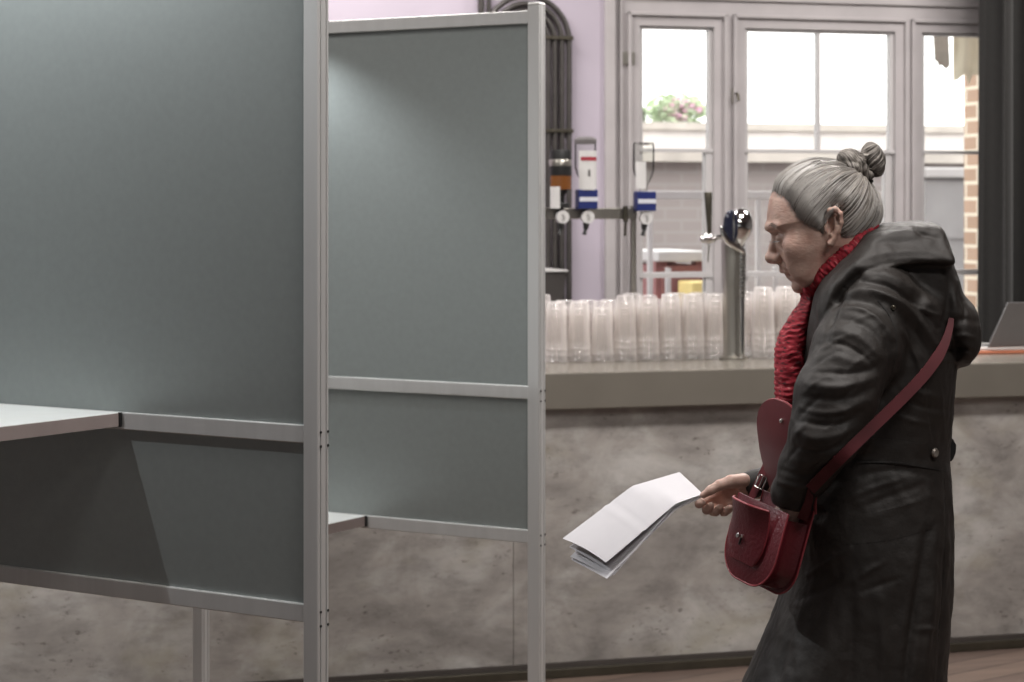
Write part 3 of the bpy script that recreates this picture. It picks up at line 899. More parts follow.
def nets(f, h, o):
    """surface-nets polygonisation of field f (negative inside); h step, o origin"""
    ins = f < 0
    c = [ins[i:f.shape[0] - 1 + i, j:f.shape[1] - 1 + j, k:f.shape[2] - 1 + k] for i in (0, 1) for j in (0, 1) for k in (0, 1)]
    cnt = sum(x.astype(np.int8) for x in c)
    act = (cnt > 0) & (cnt < 8)
    I, J, L = np.nonzero(act)
    n = len(I)
    idx = np.full(act.shape, -1, np.int32); idx[I, J, L] = np.arange(n)
    acc = np.zeros((n, 3)); num = np.zeros(n)
    cor = [(i, j, k) for i in (0, 1) for j in (0, 1) for k in (0, 1)]
    for a in range(8):
        for b in range(a + 1, 8):
            A, B = cor[a], cor[b]
            if sum(abs(A[q] - B[q]) for q in range(3)) != 1: continue
            fa = f[I + A[0], J + A[1], L + A[2]]; fb = f[I + B[0], J + B[1], L + B[2]]
            m = (fa < 0) != (fb < 0)
            t = np.where(m, fa / np.where(m, fa - fb, 1), 0)
            for q in range(3):
                acc[:, q] += np.where(m, A[q] + t * (B[q] - A[q]), 0)
            num += m
    P = (np.stack([I, J, L], 1) + acc / num[:, None]) * h + np.array(o)
    faces = []
    for ax in range(3):
        sl0 = [slice(None)] * 3; sl1 = [slice(None)] * 3
        sl0[ax] = slice(0, -1); sl1[ax] = slice(1, None)
        a = ins[tuple(sl0)]; b = ins[tuple(sl1)]
        x = np.array(np.nonzero(a != b))
        o1, o2 = [q for q in range(3) if q != ax]
        ok = (x[o1] > 0) & (x[o2] > 0) & (x[o1] < f.shape[o1] - 1) & (x[o2] < f.shape[o2] - 1)
        x = x[:, ok]
        def g(d1, d2):
            y = x.copy(); y[o1] -= d1; y[o2] -= d2
            return idx[y[0], y[1], y[2]]
        q = np.stack([g(0, 0), g(1, 0), g(1, 1), g(0, 1)], 1)
        flip = a[tuple(x)] == (ax == 1)
        q[flip] = q[flip][:, ::-1]
        faces.append(q)
    Fc = np.concatenate(faces)
    Fc = Fc[(Fc >= 0).all(1)]
    return P, Fc


class Field:
    def __init__(self, x0, x1, y0, y1, v0, v1, h):
        self.h = h
        self.x = np.arange(x0, x1 + h, h, dtype=np.float32)
        self.y = np.arange(y0, y1 + h, h, dtype=np.float32)
        self.v = np.arange(v0, v1 + h, h, dtype=np.float32)
        self.X = self.x[:, None, None]; self.Y = self.y[None, :, None]; self.V = self.v[None, None, :]
        self.f = np.full((len(self.x), len(self.y), len(self.v)), 1e3, np.float32)

    def box(self, lo, hi):
        s = []
        for a, l, hh in ((self.x, lo[0], hi[0]), (self.y, lo[1], hi[1]), (self.v, lo[2], hi[2])):
            i0 = int(np.searchsorted(a, l)); i1 = int(np.searchsorted(a, hh))
            s.append(slice(i0, max(i1, i0)))
        return tuple(s)

    def _sub(self, sl):
        return self.X[sl[0]], self.Y[:, sl[1]], self.V[:, :, sl[2]]

    def comb(self, sl, g, k, op):
        f = self.f[sl]
        if f.size == 0: return
        if op == 'sub':
            g = -g
            if k:
                hh = np.maximum(k - np.abs(f - g), 0) / k
                self.f[sl] = np.maximum(f, g) + hh * hh * k / 4
            else: self.f[sl] = np.maximum(f, g)
        else:
            if k:
                hh = np.maximum(k - np.abs(f - g), 0) / k
                self.f[sl] = np.minimum(f, g) - hh * hh * k / 4
            else: self.f[sl] = np.minimum(f, g)

    def cap(self, a, b, ra, rb, k=3, op='add', flat=(1, 1, 1)):
        a = np.array(a, float); b = np.array(b, float)
        m = max(ra, rb) * max(1 / min(flat), 1) + k + 3
        sl = self.box(np.minimum(a, b) - m, np.maximum(a, b) + m)
        X, Y, V = self._sub(sl)
        d = b - a; L = max((d * d).sum(), 1e-6)
        t = np.clip(((X - a[0]) * d[0] + (Y - a[1]) * d[1] + (V - a[2]) * d[2]) / L, 0, 1)
        g = np.sqrt(((X - a[0] - t * d[0]) * flat[0]) ** 2 + ((Y - a[1] - t * d[1]) * flat[1]) ** 2 + ((V - a[2] - t * d[2]) * flat[2]) ** 2) - (ra + t * (rb - ra))
        self.comb(sl, g.astype(np.float32), k, op); return self

    def chain(self, pts, k=3, op='add', **kw):
        for (p, r), (q, s) in zip(pts[:-1], pts[1:]):
            self.cap(p, q, r, s, k, op, **kw)
        return self

    def ell(self, c, r, k=3, op='add', rot=0.0):
        """ellipsoid; rot turns it in the picture-parallel plane (degrees, clockwise on screen)"""
        m = max(r) + k + 3
        sl = self.box(np.array(c) - m, np.array(c) + m)
        X, Y, V = self._sub(sl)
        X = X - c[0]; V = V - c[2]; Y = Y - c[1]
        ca, sa = math.cos(math.radians(rot)), math.sin(math.radians(rot))
        A = X * ca + V * sa; B = -X * sa + V * ca
        q = np.sqrt((A / r[0]) ** 2 + (Y / r[1]) ** 2 + (B / r[2]) ** 2)
        g = (q - 1) * min(r) * (0.5 + 0.5 * np.minimum(q, 1.5))
        self.comb(sl, g.astype(np.float32), k, op); return self

    def d2(self, poly, smooth=2):
        """signed distance (positive inside) of a closed outline, over the x-v grid"""
        p = np.array(poly, float)
        for _ in range(smooth):
            nx = np.roll(p, -1, 0)
            p = np.stack([p * .75 + nx * .25, p * .25 + nx * .75], 1).reshape(-1, 2)
        X = self.x[:, None]; V = self.v[None, :]
        best = np.full((len(self.x), len(self.v)), 1e9); ins = np.zeros(best.shape, bool)
        for a, b in zip(p, np.roll(p, -1, 0)):
            d = b - a; L = max((d * d).sum(), 1e-9)
            t = np.clip(((X - a[0]) * d[0] + (V - a[1]) * d[1]) / L, 0, 1)
            best = np.minimum(best, (X - a[0] - t * d[0]) ** 2 + (V - a[1] - t * d[1]) ** 2)
            if a[1] != b[1]:
                cr = ((a[1] > V) != (b[1] > V)) & (X < (b[0] - a[0]) * (V - a[1]) / (b[1] - a[1]) + a[0])
                ins ^= cr
        return (np.sqrt(best) * np.where(ins, 1, -1)).astype(np.float32)

    def inflate(self, poly, W, R, k=3, op='add', yc=0.0, smooth=2, pw=2.0):
        """body with the given side outline: half width W (number or array over x,v), rounded over R from the outline inwards"""
        d = self.d2(poly, smooth)
        W = W if np.ndim(W) else np.full(d.shape, W, np.float32)
        u = 1 - np.minimum(d / R, 1.0)
        ys = np.abs(self.Y - yc) / W[:, None, :]
        g = ((ys ** pw + np.abs(u[:, None, :]) ** pw) ** (1 / pw) - 1) * np.minimum(W, R)[:, None, :]
        self.comb((slice(None),) * 3, g.astype(np.float32), k, op); return self

    def cut(self, p, n):
        """cut away everything on the n side of the plane through p (n in x,y,v)"""
        n = np.array(n, float); n /= np.linalg.norm(n)
        g = (self.X - p[0]) * n[0] + (self.Y - p[1]) * n[1] + (self.V - p[2]) * n[2]
        self.f = np.maximum(self.f, g.astype(np.float32)); return self

    def mesh(self):
        return nets(self.f, self.h, (self.x[0], self.y[0], self.v[0]))


def q3(px, py, y):
    s = 1 + y * K / 3.6
    return (512 + (px - 512) * s, y, 205 + (py - 205) * s)


ORI = Vector(((850 - 512) * K, 3.6, 0.0))


def to_m(P):
    """pixel space of the mid plane -> metres relative to the person's origin"""
    return np.stack([(P[:, 0] - 512) * K - ORI.x, P[:, 1] * K, EYE - (P[:, 2] - 205) * K], 1)


def link_mesh(name, verts, faces, m, parent, smooth=True, attrs=None):
    me = bpy.data.meshes.new(name)
    me.vertices.add(len(verts)); me.vertices.foreach_set('co', np.asarray(verts, np.float32).ravel())
    me.loops.add(len(faces) * 4); me.loops.foreach_set('vertex_index', np.asarray(faces, np.int32).ravel())
    me.polygons.add(len(faces)); me.polygons.foreach_set('loop_start', np.arange(0, len(faces) * 4, 4, dtype=np.int32))
    me.update(calc_edges=True); me.validate()
    if smooth: me.polygons.foreach_set('use_smooth', [True] * len(me.polygons))
    for k, a in (attrs or {}).items():
        at = me.attributes.new(k, 'FLOAT_VECTOR' if a.ndim == 2 else 'FLOAT', 'POINT')
        at.data.foreach_set('vector' if a.ndim == 2 else 'value', a.astype(np.float32).ravel())
    me.materials.append(m)
    o = bpy.data.objects.new(name, me); COL.objects.link(o)
    if parent is not None: o.parent = parent
    return o


def normals(P, Fc):
    n = np.zeros_like(P)
    a = np.cross(P[Fc[:, 2]] - P[Fc[:, 0]], P[Fc[:, 3]] - P[Fc[:, 1]])
    for k in range(4):
        np.add.at(n, Fc[:, k], a)
    return n / np.maximum(np.linalg.norm(n, axis=1, keepdims=True), 1e-9)


def relax(P, Fc, it=1, lam=0.5):
    for _ in range(it):
        acc = np.zeros_like(P); c = np.zeros(len(P))
        for k in range(4):
            a, b = Fc[:, k], Fc[:, (k + 1) % 4]
            np.add.at(acc, a, P[b]); np.add.at(acc, b, P[a]); np.add.at(c, a, 1); np.add.at(c, b, 1)
        P = P + lam * (acc / np.maximum(c, 1)[:, None] - P)
    return P


def screen(P):
    s = 1 / (1 + P[:, 1] * K / 3.6)
    return 512 + (P[:, 0] - 512) * s, 205 + (P[:, 2] - 205) * s


def fold_disp(P, folds):
    """sum of ridges (+) and valleys (-) along drawn fold lines: (points, amplitude, half width)"""
    sx, sy = screen(P); d = np.zeros(len(P))
    for pts, amp, w in folds:
        p = np.array(pts, float)
        if len(p) > 2:
            for _ in range(2):
                q = np.stack([p[:-1] * .75 + p[1:] * .25, p[:-1] * .25 + p[1:] * .75], 1).reshape(-1, 2)
                p = np.vstack([p[:1], q, p[-1:]])
        m = (sx > p[:, 0].min() - 3 * w) & (sx < p[:, 0].max() + 3 * w) & (sy > p[:, 1].min() - 3 * w) & (sy < p[:, 1].max() + 3 * w)
        ii = np.nonzero(m)[0]
        if not len(ii): continue
        X, Y = sx[ii], sy[ii]; best = np.full(len(ii), 1e9); tt = np.zeros(len(ii))
        seg = np.linalg.norm(np.diff(p, axis=0), axis=1); cum = np.concatenate([[0], np.cumsum(seg)])
        for j, (a, b) in enumerate(zip(p[:-1], p[1:])):
            dd = b - a; L = max((dd * dd).sum(), 1e-9)
            t = np.clip(((X - a[0]) * dd[0] + (Y - a[1]) * dd[1]) / L, 0, 1)
            e = (X - a[0] - t * dd[0]) ** 2 + (Y - a[1] - t * dd[1]) ** 2
            bt = e < best
            best = np.where(bt, e, best); tt = np.where(bt, (cum[j] + t * seg[j]) / cum[-1], tt)
        d[ii] += amp * np.exp(-best / (w * w)) * (0.35 + 0.65 * np.sin(np.pi * np.clip(tt, 0.06, 0.94)))
    return d


def vnoise(P, scale, seed=0.0):
    return np.array([noise.noise(Vector((p[0] * scale[0] + seed, p[1] * scale[1], p[2] * scale[2]))) for p in P])


# ------------------------------------------------------------------ materials of the woman
def skin_mat():
    m, nt, out = new_mat('aged_skin')
    b = principled(nt, out, Roughness=0.48)
    b.inputs['Subsurface Weight'].default_value = 0.12
    b.inputs['Subsurface Radius'].default_value = (0.006, 0.0025, 0.0015)
    tc = nt.nodes.new('ShaderNodeTexCoord')
    n = nt.nodes.new('ShaderNodeTexNoise'); n.inputs['Scale'].default_value = 45; n.inputs['Detail'].default_value = 4
    nt.links.new(tc.outputs['Object'], n.inputs[0])
    r = nt.nodes.new('ShaderNodeValToRGB')
    r.color_ramp.elements[0].position = 0.32; r.color_ramp.elements[0].color = (0.47, 0.285, 0.23, 1)
    r.color_ramp.elements[1].position = 0.68; r.color_ramp.elements[1].color = (0.61, 0.425, 0.355, 1)
    nt.links.new(n.outputs[0], r.inputs[0]); nt.links.new(r.outputs[0], b.inputs['Base Color'])
    n2 = nt.nodes.new('ShaderNodeTexNoise'); n2.inputs['Scale'].default_value = 130; n2.inputs['Detail'].default_value = 5
    mp = nt.nodes.new('ShaderNodeMapping'); mp.inputs['Scale'].default_value = (1, 1, 2.2); mp.inputs['Rotation'].default_value = (0, .4, 0)
    nt.links.new(tc.outputs['Object'], mp.inputs[0]); nt.links.new(mp.outputs[0], n2.inputs[0])
    bn = nt.nodes.new('ShaderNodeBump'); bn.inputs['Strength'].default_value = 0.28; bn.inputs['Distance'].default_value = 0.0025
    nt.links.new(n2.outputs[0], bn.inputs['Height']); nt.links.new(bn.outputs[0], b.inputs['Normal'])
    return m


def hair_mat():
    m, nt, out = new_mat('grey_hair')
    b = principled(nt, out, Roughness=0.42)
    b.inputs['Specular IOR Level'].default_value = 0.4
    at = nt.nodes.new('ShaderNodeAttribute'); at.attribute_name = 'strand'
    n = nt.nodes.new('ShaderNodeTexNoise'); n.inputs['Scale'].default_value = 1.0; n.inputs['Detail'].default_value = 6; n.inputs['Roughness'].default_value = 0.75
    nt.links.new(at.outputs['Vector'], n.inputs[0])
    r = nt.nodes.new('ShaderNodeValToRGB')
    e = r.color_ramp.elements
    e[0].position = 0.38; e[0].color = (0.06, 0.053, 0.048, 1)
    e[1].position = 0.62; e[1].color = (0.50, 0.475, 0.45, 1)
    x = e.new(0.48); x.color = (0.21, 0.195, 0.18, 1)
    nt.links.new(n.outputs[0], r.inputs[0])
    mp = nt.nodes.new('ShaderNodeMapping'); mp.inputs['Scale'].default_value = (.22, .22, .5); mp.inputs['Location'].default_value = (3, 1, 2)
    nt.links.new(at.outputs['Vector'], mp.inputs[0])
    n3 = nt.nodes.new('ShaderNodeTexNoise'); n3.inputs['Scale'].default_value = 1.0; n3.inputs['Detail'].default_value = 3
    nt.links.new(mp.outputs[0], n3.inputs[0])
    r3 = nt.nodes.new('ShaderNodeValToRGB'); r3.color_ramp.elements[0].position = .40; r3.color_ramp.elements[0].color = (.38, .35, .33, 1)
    r3.color_ramp.elements[1].position = .58; r3.color_ramp.elements[1].color = (1.1, 1.07, 1.03, 1)
    nt.links.new(n3.outputs[0], r3.inputs[0])
    mx = nt.nodes.new('ShaderNodeMix'); mx.data_type = 'RGBA'; mx.blend_type = 'MULTIPLY'; mx.inputs[0].default_value = 1
    nt.links.new(r.outputs[0], mx.inputs[6]); nt.links.new(r3.outputs[0], mx.inputs[7]); nt.links.new(mx.outputs[2], b.inputs['Base Color'])
    bn = nt.nodes.new('ShaderNodeBump'); bn.inputs['Strength'].default_value = 0.9; bn.inputs['Distance'].default_value = 0.002
    nt.links.new(n.outputs[0], bn.inputs['Height']); nt.links.new(bn.outputs[0], b.inputs['Normal'])
    return m


def scarf_mat():
    m, nt, out = new_mat('red_crinkled_scarf')
    b = principled(nt, out, Roughness=0.75)
    at = nt.nodes.new('ShaderNodeAttribute'); at.attribute_name = 'rib'
    n = nt.nodes.new('ShaderNodeTexNoise'); n.inputs['Scale'].default_value = 1.0; n.inputs['Detail'].default_value = 3
    nt.links.new(at.outputs['Vector'], n.inputs[0])
    r = nt.nodes.new('ShaderNodeValToRGB')
    e = r.color_ramp.elements
    e[0].position = 0.36; e[0].color = (0.07, 0.004, 0.008, 1)
    e[1].position = 0.72; e[1].color = (0.62, 0.20, 0.20, 1)
    x = e.new(0.46); x.color = (0.32, 0.012, 0.026, 1)
    x = e.new(0.62); x.color = (0.40, 0.022, 0.040, 1)
    nt.links.new(n.outputs[0], r.inputs[0]); nt.links.new(r.outputs[0], b.inputs['Base Color'])
    return m


M['skin'] = skin_mat(); M['hair'] = hair_mat(); M['scarf'] = scarf_mat()
M['brow'] = mat('grey_eyebrow', (0.20, 0.16, 0.14), 0.7, nscale=90)

woman = thing('person', 'elderly woman with grey hair bun, dark long coat and red scarf walking left with papers', 'person', ORI)

# ------------------------------------------------------------------ body (head, neck, torso, arms, hands, legs: one mesh)
HEADP = [(770, 197), (768.3, 205), (767.3, 213), (767, 220), (766.2, 225), (766.4, 229), (770, 233), (773.5, 238), (774.5, 245), (776.5, 254), (777.5, 262),
         (779.3, 267), (781.8, 270.6), (786, 272.4), (789.6, 273.6), (789.0, 276.2), (790.6, 279.4), (793, 281.5), (793.8, 285), (796.5, 289), (800.5, 291.5), (805, 290.5),
         (812, 285), (820, 281), (824, 290), (826, 312), (872, 312), (876, 285), (873, 255), (873, 238), (877, 222), (878, 207), (873, 191), (862, 178), (848, 169), (832, 163),
         (815, 162), (798, 167), (783, 177), (775, 187)]


def headW(fd):
    X = fd.x[:, None]; V = fd.v[None, :]
    w = np.interp(V, [150, 200, 225, 245, 262, 278, 292, 330], [44, 45, 44, 41.5, 39, 36, 30, 27]) + 0 * X
    w = w - np.clip((800 - X) / 35, 0, 1) * 5
    neck = np.clip((V - 245) / 25, 0, 1) * np.clip((X - 812) / 12, 0, 1)
    return (w * (1 - neck) + 33 * neck).astype(np.float32)


def head_base(fd, grow=0.0):
    fd.inflate(HEADP, headW(fd) + grow, 40, 0, smooth=1)
    return fd


def build_head(fd):
    head_base(fd)
    for s in (-1, 1):
        fd.ell((798, s * 29, 247), (15, 8, 11), 14)                         # cheek bone
        fd.ell((802, s * 25, 270), (14, 8, 13), 14)                          # jowl
        fd.ell((771.5, s * 16, 236.5), (7, 9, 5.5), 8, 'sub')              # eye socket
        fd.cap((769.2, s * 6, 227.5), (776.5, s * 22, 226.5), 2.2, 2.0, 7)     # brow
        fd.ell((780.2, s * 16, 237.6), (6.4, 7.0, 5.4), 2.5)               # eye under lowered lid
        fd.cap((773.4, s * 10.5, 240.2), (774.2, s * 18, 241.6), 0.8, 0.8, 1, 'sub')
        fd.cap((774.2, s * 18, 241.6), (779.5, s * 25.5, 240.6), 0.8, 0.5, 1, 'sub')     # lid line
        fd.cap((772.8, s * 12, 233.4), (779, s * 25, 234.0), 0.8, 0.5, 2.5, 'sub')       # upper crease
        fd.chain([((775, s * 11, 245), .8), ((780, s * 19, 248.5), .9), ((786, s * 26, 247), .5)], 3, 'sub')   # eye bag
        fd.chain([((778, s * 10, 258.5), 1.1), ((784, s * 17, 264.5), 1.3), ((791, s * 20, 273), 1.2), ((796, s * 19.5, 280), .7)], 4, 'sub')  # nose-mouth fold
    # nose
    fd.chain([((775.2, 0, 237), 3.0), ((773.2, 0, 246), 3.4), ((769.9, 0, 256.8), 4.7)], 4)
    fd.ell((773, 0, 258.5), (6.3, 7, 5.2), 5)
    for s in (-1, 1):
        fd.ell((776.3, s * 6.8, 259), (4.6, 3.6, 4.4), 2.5)
        fd.ell((774, s * 3.9, 263.6), (2.4, 1.5, 1.8), 1, 'sub')
        fd.cap((779.5, s * 10.5, 255.5), (781, s * 10, 261), .8, .8, 1.5, 'sub')
    # lips
    fd.chain([((782.2, 0, 270.3), 2.2), ((785.5, 8, 271.3), 2.0), ((792, 15.5, 272.4), 1.0)], 3)
    fd.chain([((782.2, 0, 270.3), 2.2), ((785.5, -8, 271.3), 2.0), ((792, -15.5, 272.4), 1.0)], 3)
    fd.chain([((790.2, 0, 276.2), 1.8), ((792, 8, 276.6), 1.8), ((796, 14.5, 275.0), 1.0)], 3)
    fd.chain([((790.2, 0, 276.2), 1.8), ((792, -8, 276.6), 1.8), ((796, -14.5, 275.0), 1.0)], 3)
    for s in (-1, 1):
        fd.chain([((785.5, 0, 274.2), 1.3), ((789, s * 8, 274.0), 1.2), ((795.5, s * 16.5, 273.8), 1.0), ((798.5, s * 19, 276.5), .8)], 1.2, 'sub')
    fd.ell((798.5, 0, 286.5), (6.5, 11, 6.5), 5)
    # ears
    for s in (-1, 1):
        y0 = s * 43
        Y = lambda a: s * a
        fd.ell((826, Y(43), 226), (7.5, 3.2, 15), 3, rot=4)
        fd.chain([((820.5, Y(45), 226), 2.0), ((819.6, Y(47), 217), 2.3), ((822.5, Y(49.5), 210.5), 2.7), ((827.5, Y(51), 209), 2.8), ((832, Y(51.5), 213.5), 2.8),
                  ((833, Y(50.5), 222), 2.7), ((830.5, Y(48.5), 231), 2.5), ((827, Y(46.5), 238), 2.6), ((824, Y(45), 242.5), 3.4)], 1.5)
        fd.chain([((827.5, Y(48.5), 217), 1.6), ((828, Y(48), 226), 1.8), ((824.5, Y(46.5), 234), 1.8)], 2)
        fd.ell((823.6, Y(47), 225), (3.4, 4.5, 7.5), 2, 'sub')
        fd.cap((818.6, Y(46), 226.5), (819, Y(46), 230.5), 1.8, 1.6, 1.5)
        fd.cap((829.8, Y(52.2), 213), (830.5, Y(51.5), 224), 1.0, .9, 1.2, 'sub')
    return fd


HW = 59          # depth offset of the papers hand (px), beyond the mid plane


def hand(fd, T, k=2.0):
    """right hand, palm towards the viewer and up, pinching; T maps (px, py, y) to field points"""
    c = lambda pts, kk=k, op='add': fd.chain([(T(*p[:3]), p[3]) for p in pts], kk, op)
    # wrist, palm
    c([(768, 487, 64, 13.5), (752, 486.5, 62, 11.5), (744, 486.5, 62, 10.5)], 5)
    c([(742, 481.5, 60, 8.2), (728, 485.5, 63, 7.4), (719, 491, 67, 6.6)], 5)
    c([(744, 489, 64, 8.8), (731, 495, 68, 7.5), (722, 499, 70, 6.4)], 5)
    c([(745, 494, 64, 8.0), (736, 501, 65, 7.6), (730, 504, 66, 6.2)], 5)
    fd.ell(T(730, 491.5, 54), (9.5, 7.5, 4.8), 4, 'sub', rot=-28)             # hollow of the palm
    # thumb, over the sheet
    c([(743, 481, 54, 8.0), (731, 481.5, 48, 6.4), (720, 485, 45, 5.4), (711, 490, 44.5, 4.6), (703.5, 495, 46, 3.6)], 2.5)
    # fingers, curled up towards the thumb
    c([(719, 493, 68, 5.4), (708, 498, 66, 4.8), (700.5, 502.5, 60, 4.5), (699, 504, 53, 4.3), (702, 502.5, 48, 3.7)], 1.2)
    c([(722, 499, 70, 5.4), (712, 505.5, 68, 4.8), (706.5, 510, 60, 4.6), (707, 510, 52, 4.3), (710.5, 506, 48, 3.8)], 1.2)
    c([(727, 503, 69, 5.2), (718, 509.5, 66, 4.6), (714, 513, 58, 4.4), (716, 512, 51, 4.1), (720, 507.5, 47.5, 3.6)], 1.2)
    c([(733, 505, 66, 4.8), (727, 510.5, 63, 4.2), (724, 513, 56, 4.0), (726, 511.5, 50, 3.8), (730, 507.5, 47, 3.3)], 1.2)
    # creases
    c([(738, 484, 50, .7), (731, 489, 49, .8), (722, 493, 48, .6)], 1.2, 'sub')
    c([(746.5, 478, 53, .7), (748, 487, 50, .8), (748, 496, 53, .6)], 1.2, 'sub')
    return fd


def arms_legs(fd):
    # torso core, both arms, legs (all but the head and hand is covered by clothes)
    fd.chain([((848, 0, 262), 31), ((862, 0, 300), 44)], 10)
    fd.chain([((862, 0, 300), 46), ((870, 0, 400), 52), ((872, 0, 520), 62)], 16, flat=(1, .72, 1))
    fd.chain([(q3(866, 303, -62), 28), (q3(838, 425, -108), 22), (q3(796, 492, -84), 15)], 5)
    fd.chain([(q3(850, 306, 62), 26), (q3(835, 400, 100), 22), (q3(812, 455, 90), 18), (T0(768, 487, 64), 13)], 5)
    for s, kx in ((-1, 836), (1, 866)):
        fd.chain([((872, s * 32, 520), 46), ((kx + 6, s * 38, 760), 31), ((kx + 14, s * 42, 1040), 20)], 6)
        fd.chain([((kx + 14, s * 42, 1040), 18), ((kx - 24, s * 42, 1085), 14), ((kx - 52, s * 42, 1092), 11)], 5)
    return fd


T0 = q3
parts = []
fd = Field(758, 884, -58, 58, 150, 312, 0.95)
build_head(fd); parts.append(fd.mesh())
fd = Field(690, 768, 30, 84, 462, 524, 0.9)
hand(fd, T0); parts.append(fd.mesh())
# the other hand, slipped into the bag
def T1(px, py, y):
    dx, dy = px - 768, py - 487
    return (783 + dx * .45 + dy * .62, -(y - 64) * .8 - 80, 492 - dx * .857 + dy * .515)
fd = Field(745, 850, -130, -40, 470, 575, 1.6)
hand(fd, T1); parts.append(fd.mesh())
fd = Field(740, 960, -150, 150, 270, 1112, 5.0)
arms_legs(fd); parts.append(fd.mesh())
off = 0; PV = []; PF = []
for p, f_ in parts:
    PV.append(p); PF.append(f_ + off); off += len(p)
PV = np.concatenate(PV); PF = np.concatenate(PF)
body = link_mesh('body', to_m(PV), PF, M['skin'], woman)

# eyebrows and lashes: small grey hairs
eb = MB()
def pm(p): return Vector(to_m(np.array([p], float))[0])
rr = random.Random(3)
for s in (-1, 1):
    for i in range(46):
        q = rr.random()
        a = np.array((766.2 + q * 6 + rr.uniform(-.4, .8), s * (6 + q * 20), 227.5 - 1.5 * math.sin(q * 3) + rr.uniform(-1.6, 1.2)))
        eb.tube([pm(a + (1.2, 0, 0)), pm(a + (-.6, s * 1.5, -1.2)), pm(a + (1.0 + q, s * 3.4, -2.2))], [.0004, .0004, .0001], 4)
eb.build('eyebrows', M['brow'], woman, smooth=60)
el = MB()
for s in (-1, 1):
    for i in range(16):
        q = i / 15
        a = np.array((772.6 + 5 * q * q, s * (12 + q * 12), 241.2 - .8 * q))
        el.tube([pm(a), pm(a + (-2.2, s * .8, 1.2))], [.0004, .0001], 4)
el.build('eyelashes', M['greyprint'], woman, smooth=60)

# ------------------------------------------------------------------ hair
HAIRR = [(750, 140), (768, 187), (772, 192), (779, 195), (785, 200), (789, 208), (794, 216), (801, 222), (809, 225.5), (815, 229), (817.5, 234), (818, 226), (817, 213), (822, 204.5), (830, 203.5), (837, 211),
         (835, 222), (833, 231), (838, 237), (850, 233), (864, 228), (878, 228), (895, 232), (900, 130)]
fd = Field(756, 892, -60, 60, 140, 268, 1.0)
head_base(fd, 2.4)
rg = fd.d2(HAIRR, 2)
tq = np.clip(rg / 15.0, 0, 1)
off_h = np.where(rg < 0, np.maximum(rg * .9, -12) - .5, -.5 + 4.0 * (1 - (1 - tq) ** 2))
fd.f -= off_h[:, None, :]
hv, hf = fd.mesh()
C0 = np.array((826.0, 0, 214.0)); PB = np.array((862.0, 0, 174.0)); ax = (PB - C0) / np.linalg.norm(PB - C0)
e2_ = np.array((0, 1.0, 0)); e1_ = np.cross(e2_, ax)
def strand(P, tw=0.0):
    n = P - C0; r = np.linalg.norm(n, axis=1); n = n / r[:, None]
    th = np.arccos(np.clip(n @ ax, -1, 1)); ph = np.arctan2(n @ e2_, n @ e1_) + tw
    return ph, th
ph, th = strand(hv)
sv = np.stack([np.cos(ph) * 13, np.sin(ph) * 13, th * 1.1], 1)
hn = normals(hv, hf)
nz = vnoise(sv, (1, 1, 1)) ; nz2 = vnoise(sv, (.35, .35, .6), 7)
cov = np.clip((fd.d2(HAIRR, 2)[np.clip(((hv[:, 0] - fd.x[0]) / fd.h).astype(int), 0, len(fd.x) - 1), np.clip(((hv[:, 2] - fd.v[0]) / fd.h).astype(int), 0, len(fd.v) - 1)]) / 8, 0.15, 1)
hv2 = hv + hn * ((nz * 0.9 + nz2 * 2.0) * cov)[:, None]
hair = link_mesh('hair', to_m(hv2), hf, M['hair'], woman, attrs={'strand': sv * 1.6})
# loose strands following the same sweep
st = MB(); rr = random.Random(8)
bvh = BVHTree.FromPolygons([Vector(v) for v in hv2], [list(map(int, f_)) for f_ in hf])
def sweep(phi, th0, th1, lift, n=9):
    pts = []
    for i in range(n):
        t_ = th0 + (th1 - th0) * i / (n - 1)
        p_ = phi
        d = math.cos(t_) * ax + math.sin(t_) * (math.cos(p_) * e1_ + math.sin(p_) * e2_)
        o_ = Vector(C0 + d * 90)
        hit = bvh.ray_cast(o_, Vector(-d))
        if hit[0] is None: continue
        pts.append(pm(np.array(hit[0]) + d * (lift * math.sin(math.pi * i / (n - 1)) + .15)))
    return pts
for i in range(420):
    ph_ = rr.uniform(-math.pi, math.pi); a_ = rr.uniform(.35, 1.2); b_ = a_ + rr.uniform(.4, 1.0)
    ps = sweep(ph_, a_, min(b_, 2.5), rr.choice([.3, .5, .6, 1.6 if i % 7 == 0 else .4]))
    if len(ps) > 3: st.tube(ps, [.00012] + [.00035] * (len(ps) - 2) + [.00012], 4, cap=False)
hb_ = BVHTree.FromPolygons([Vector(v) for v in parts[0][0]], [list(map(int, f_)) for f_ in parts[0][1]])
cnt = 0
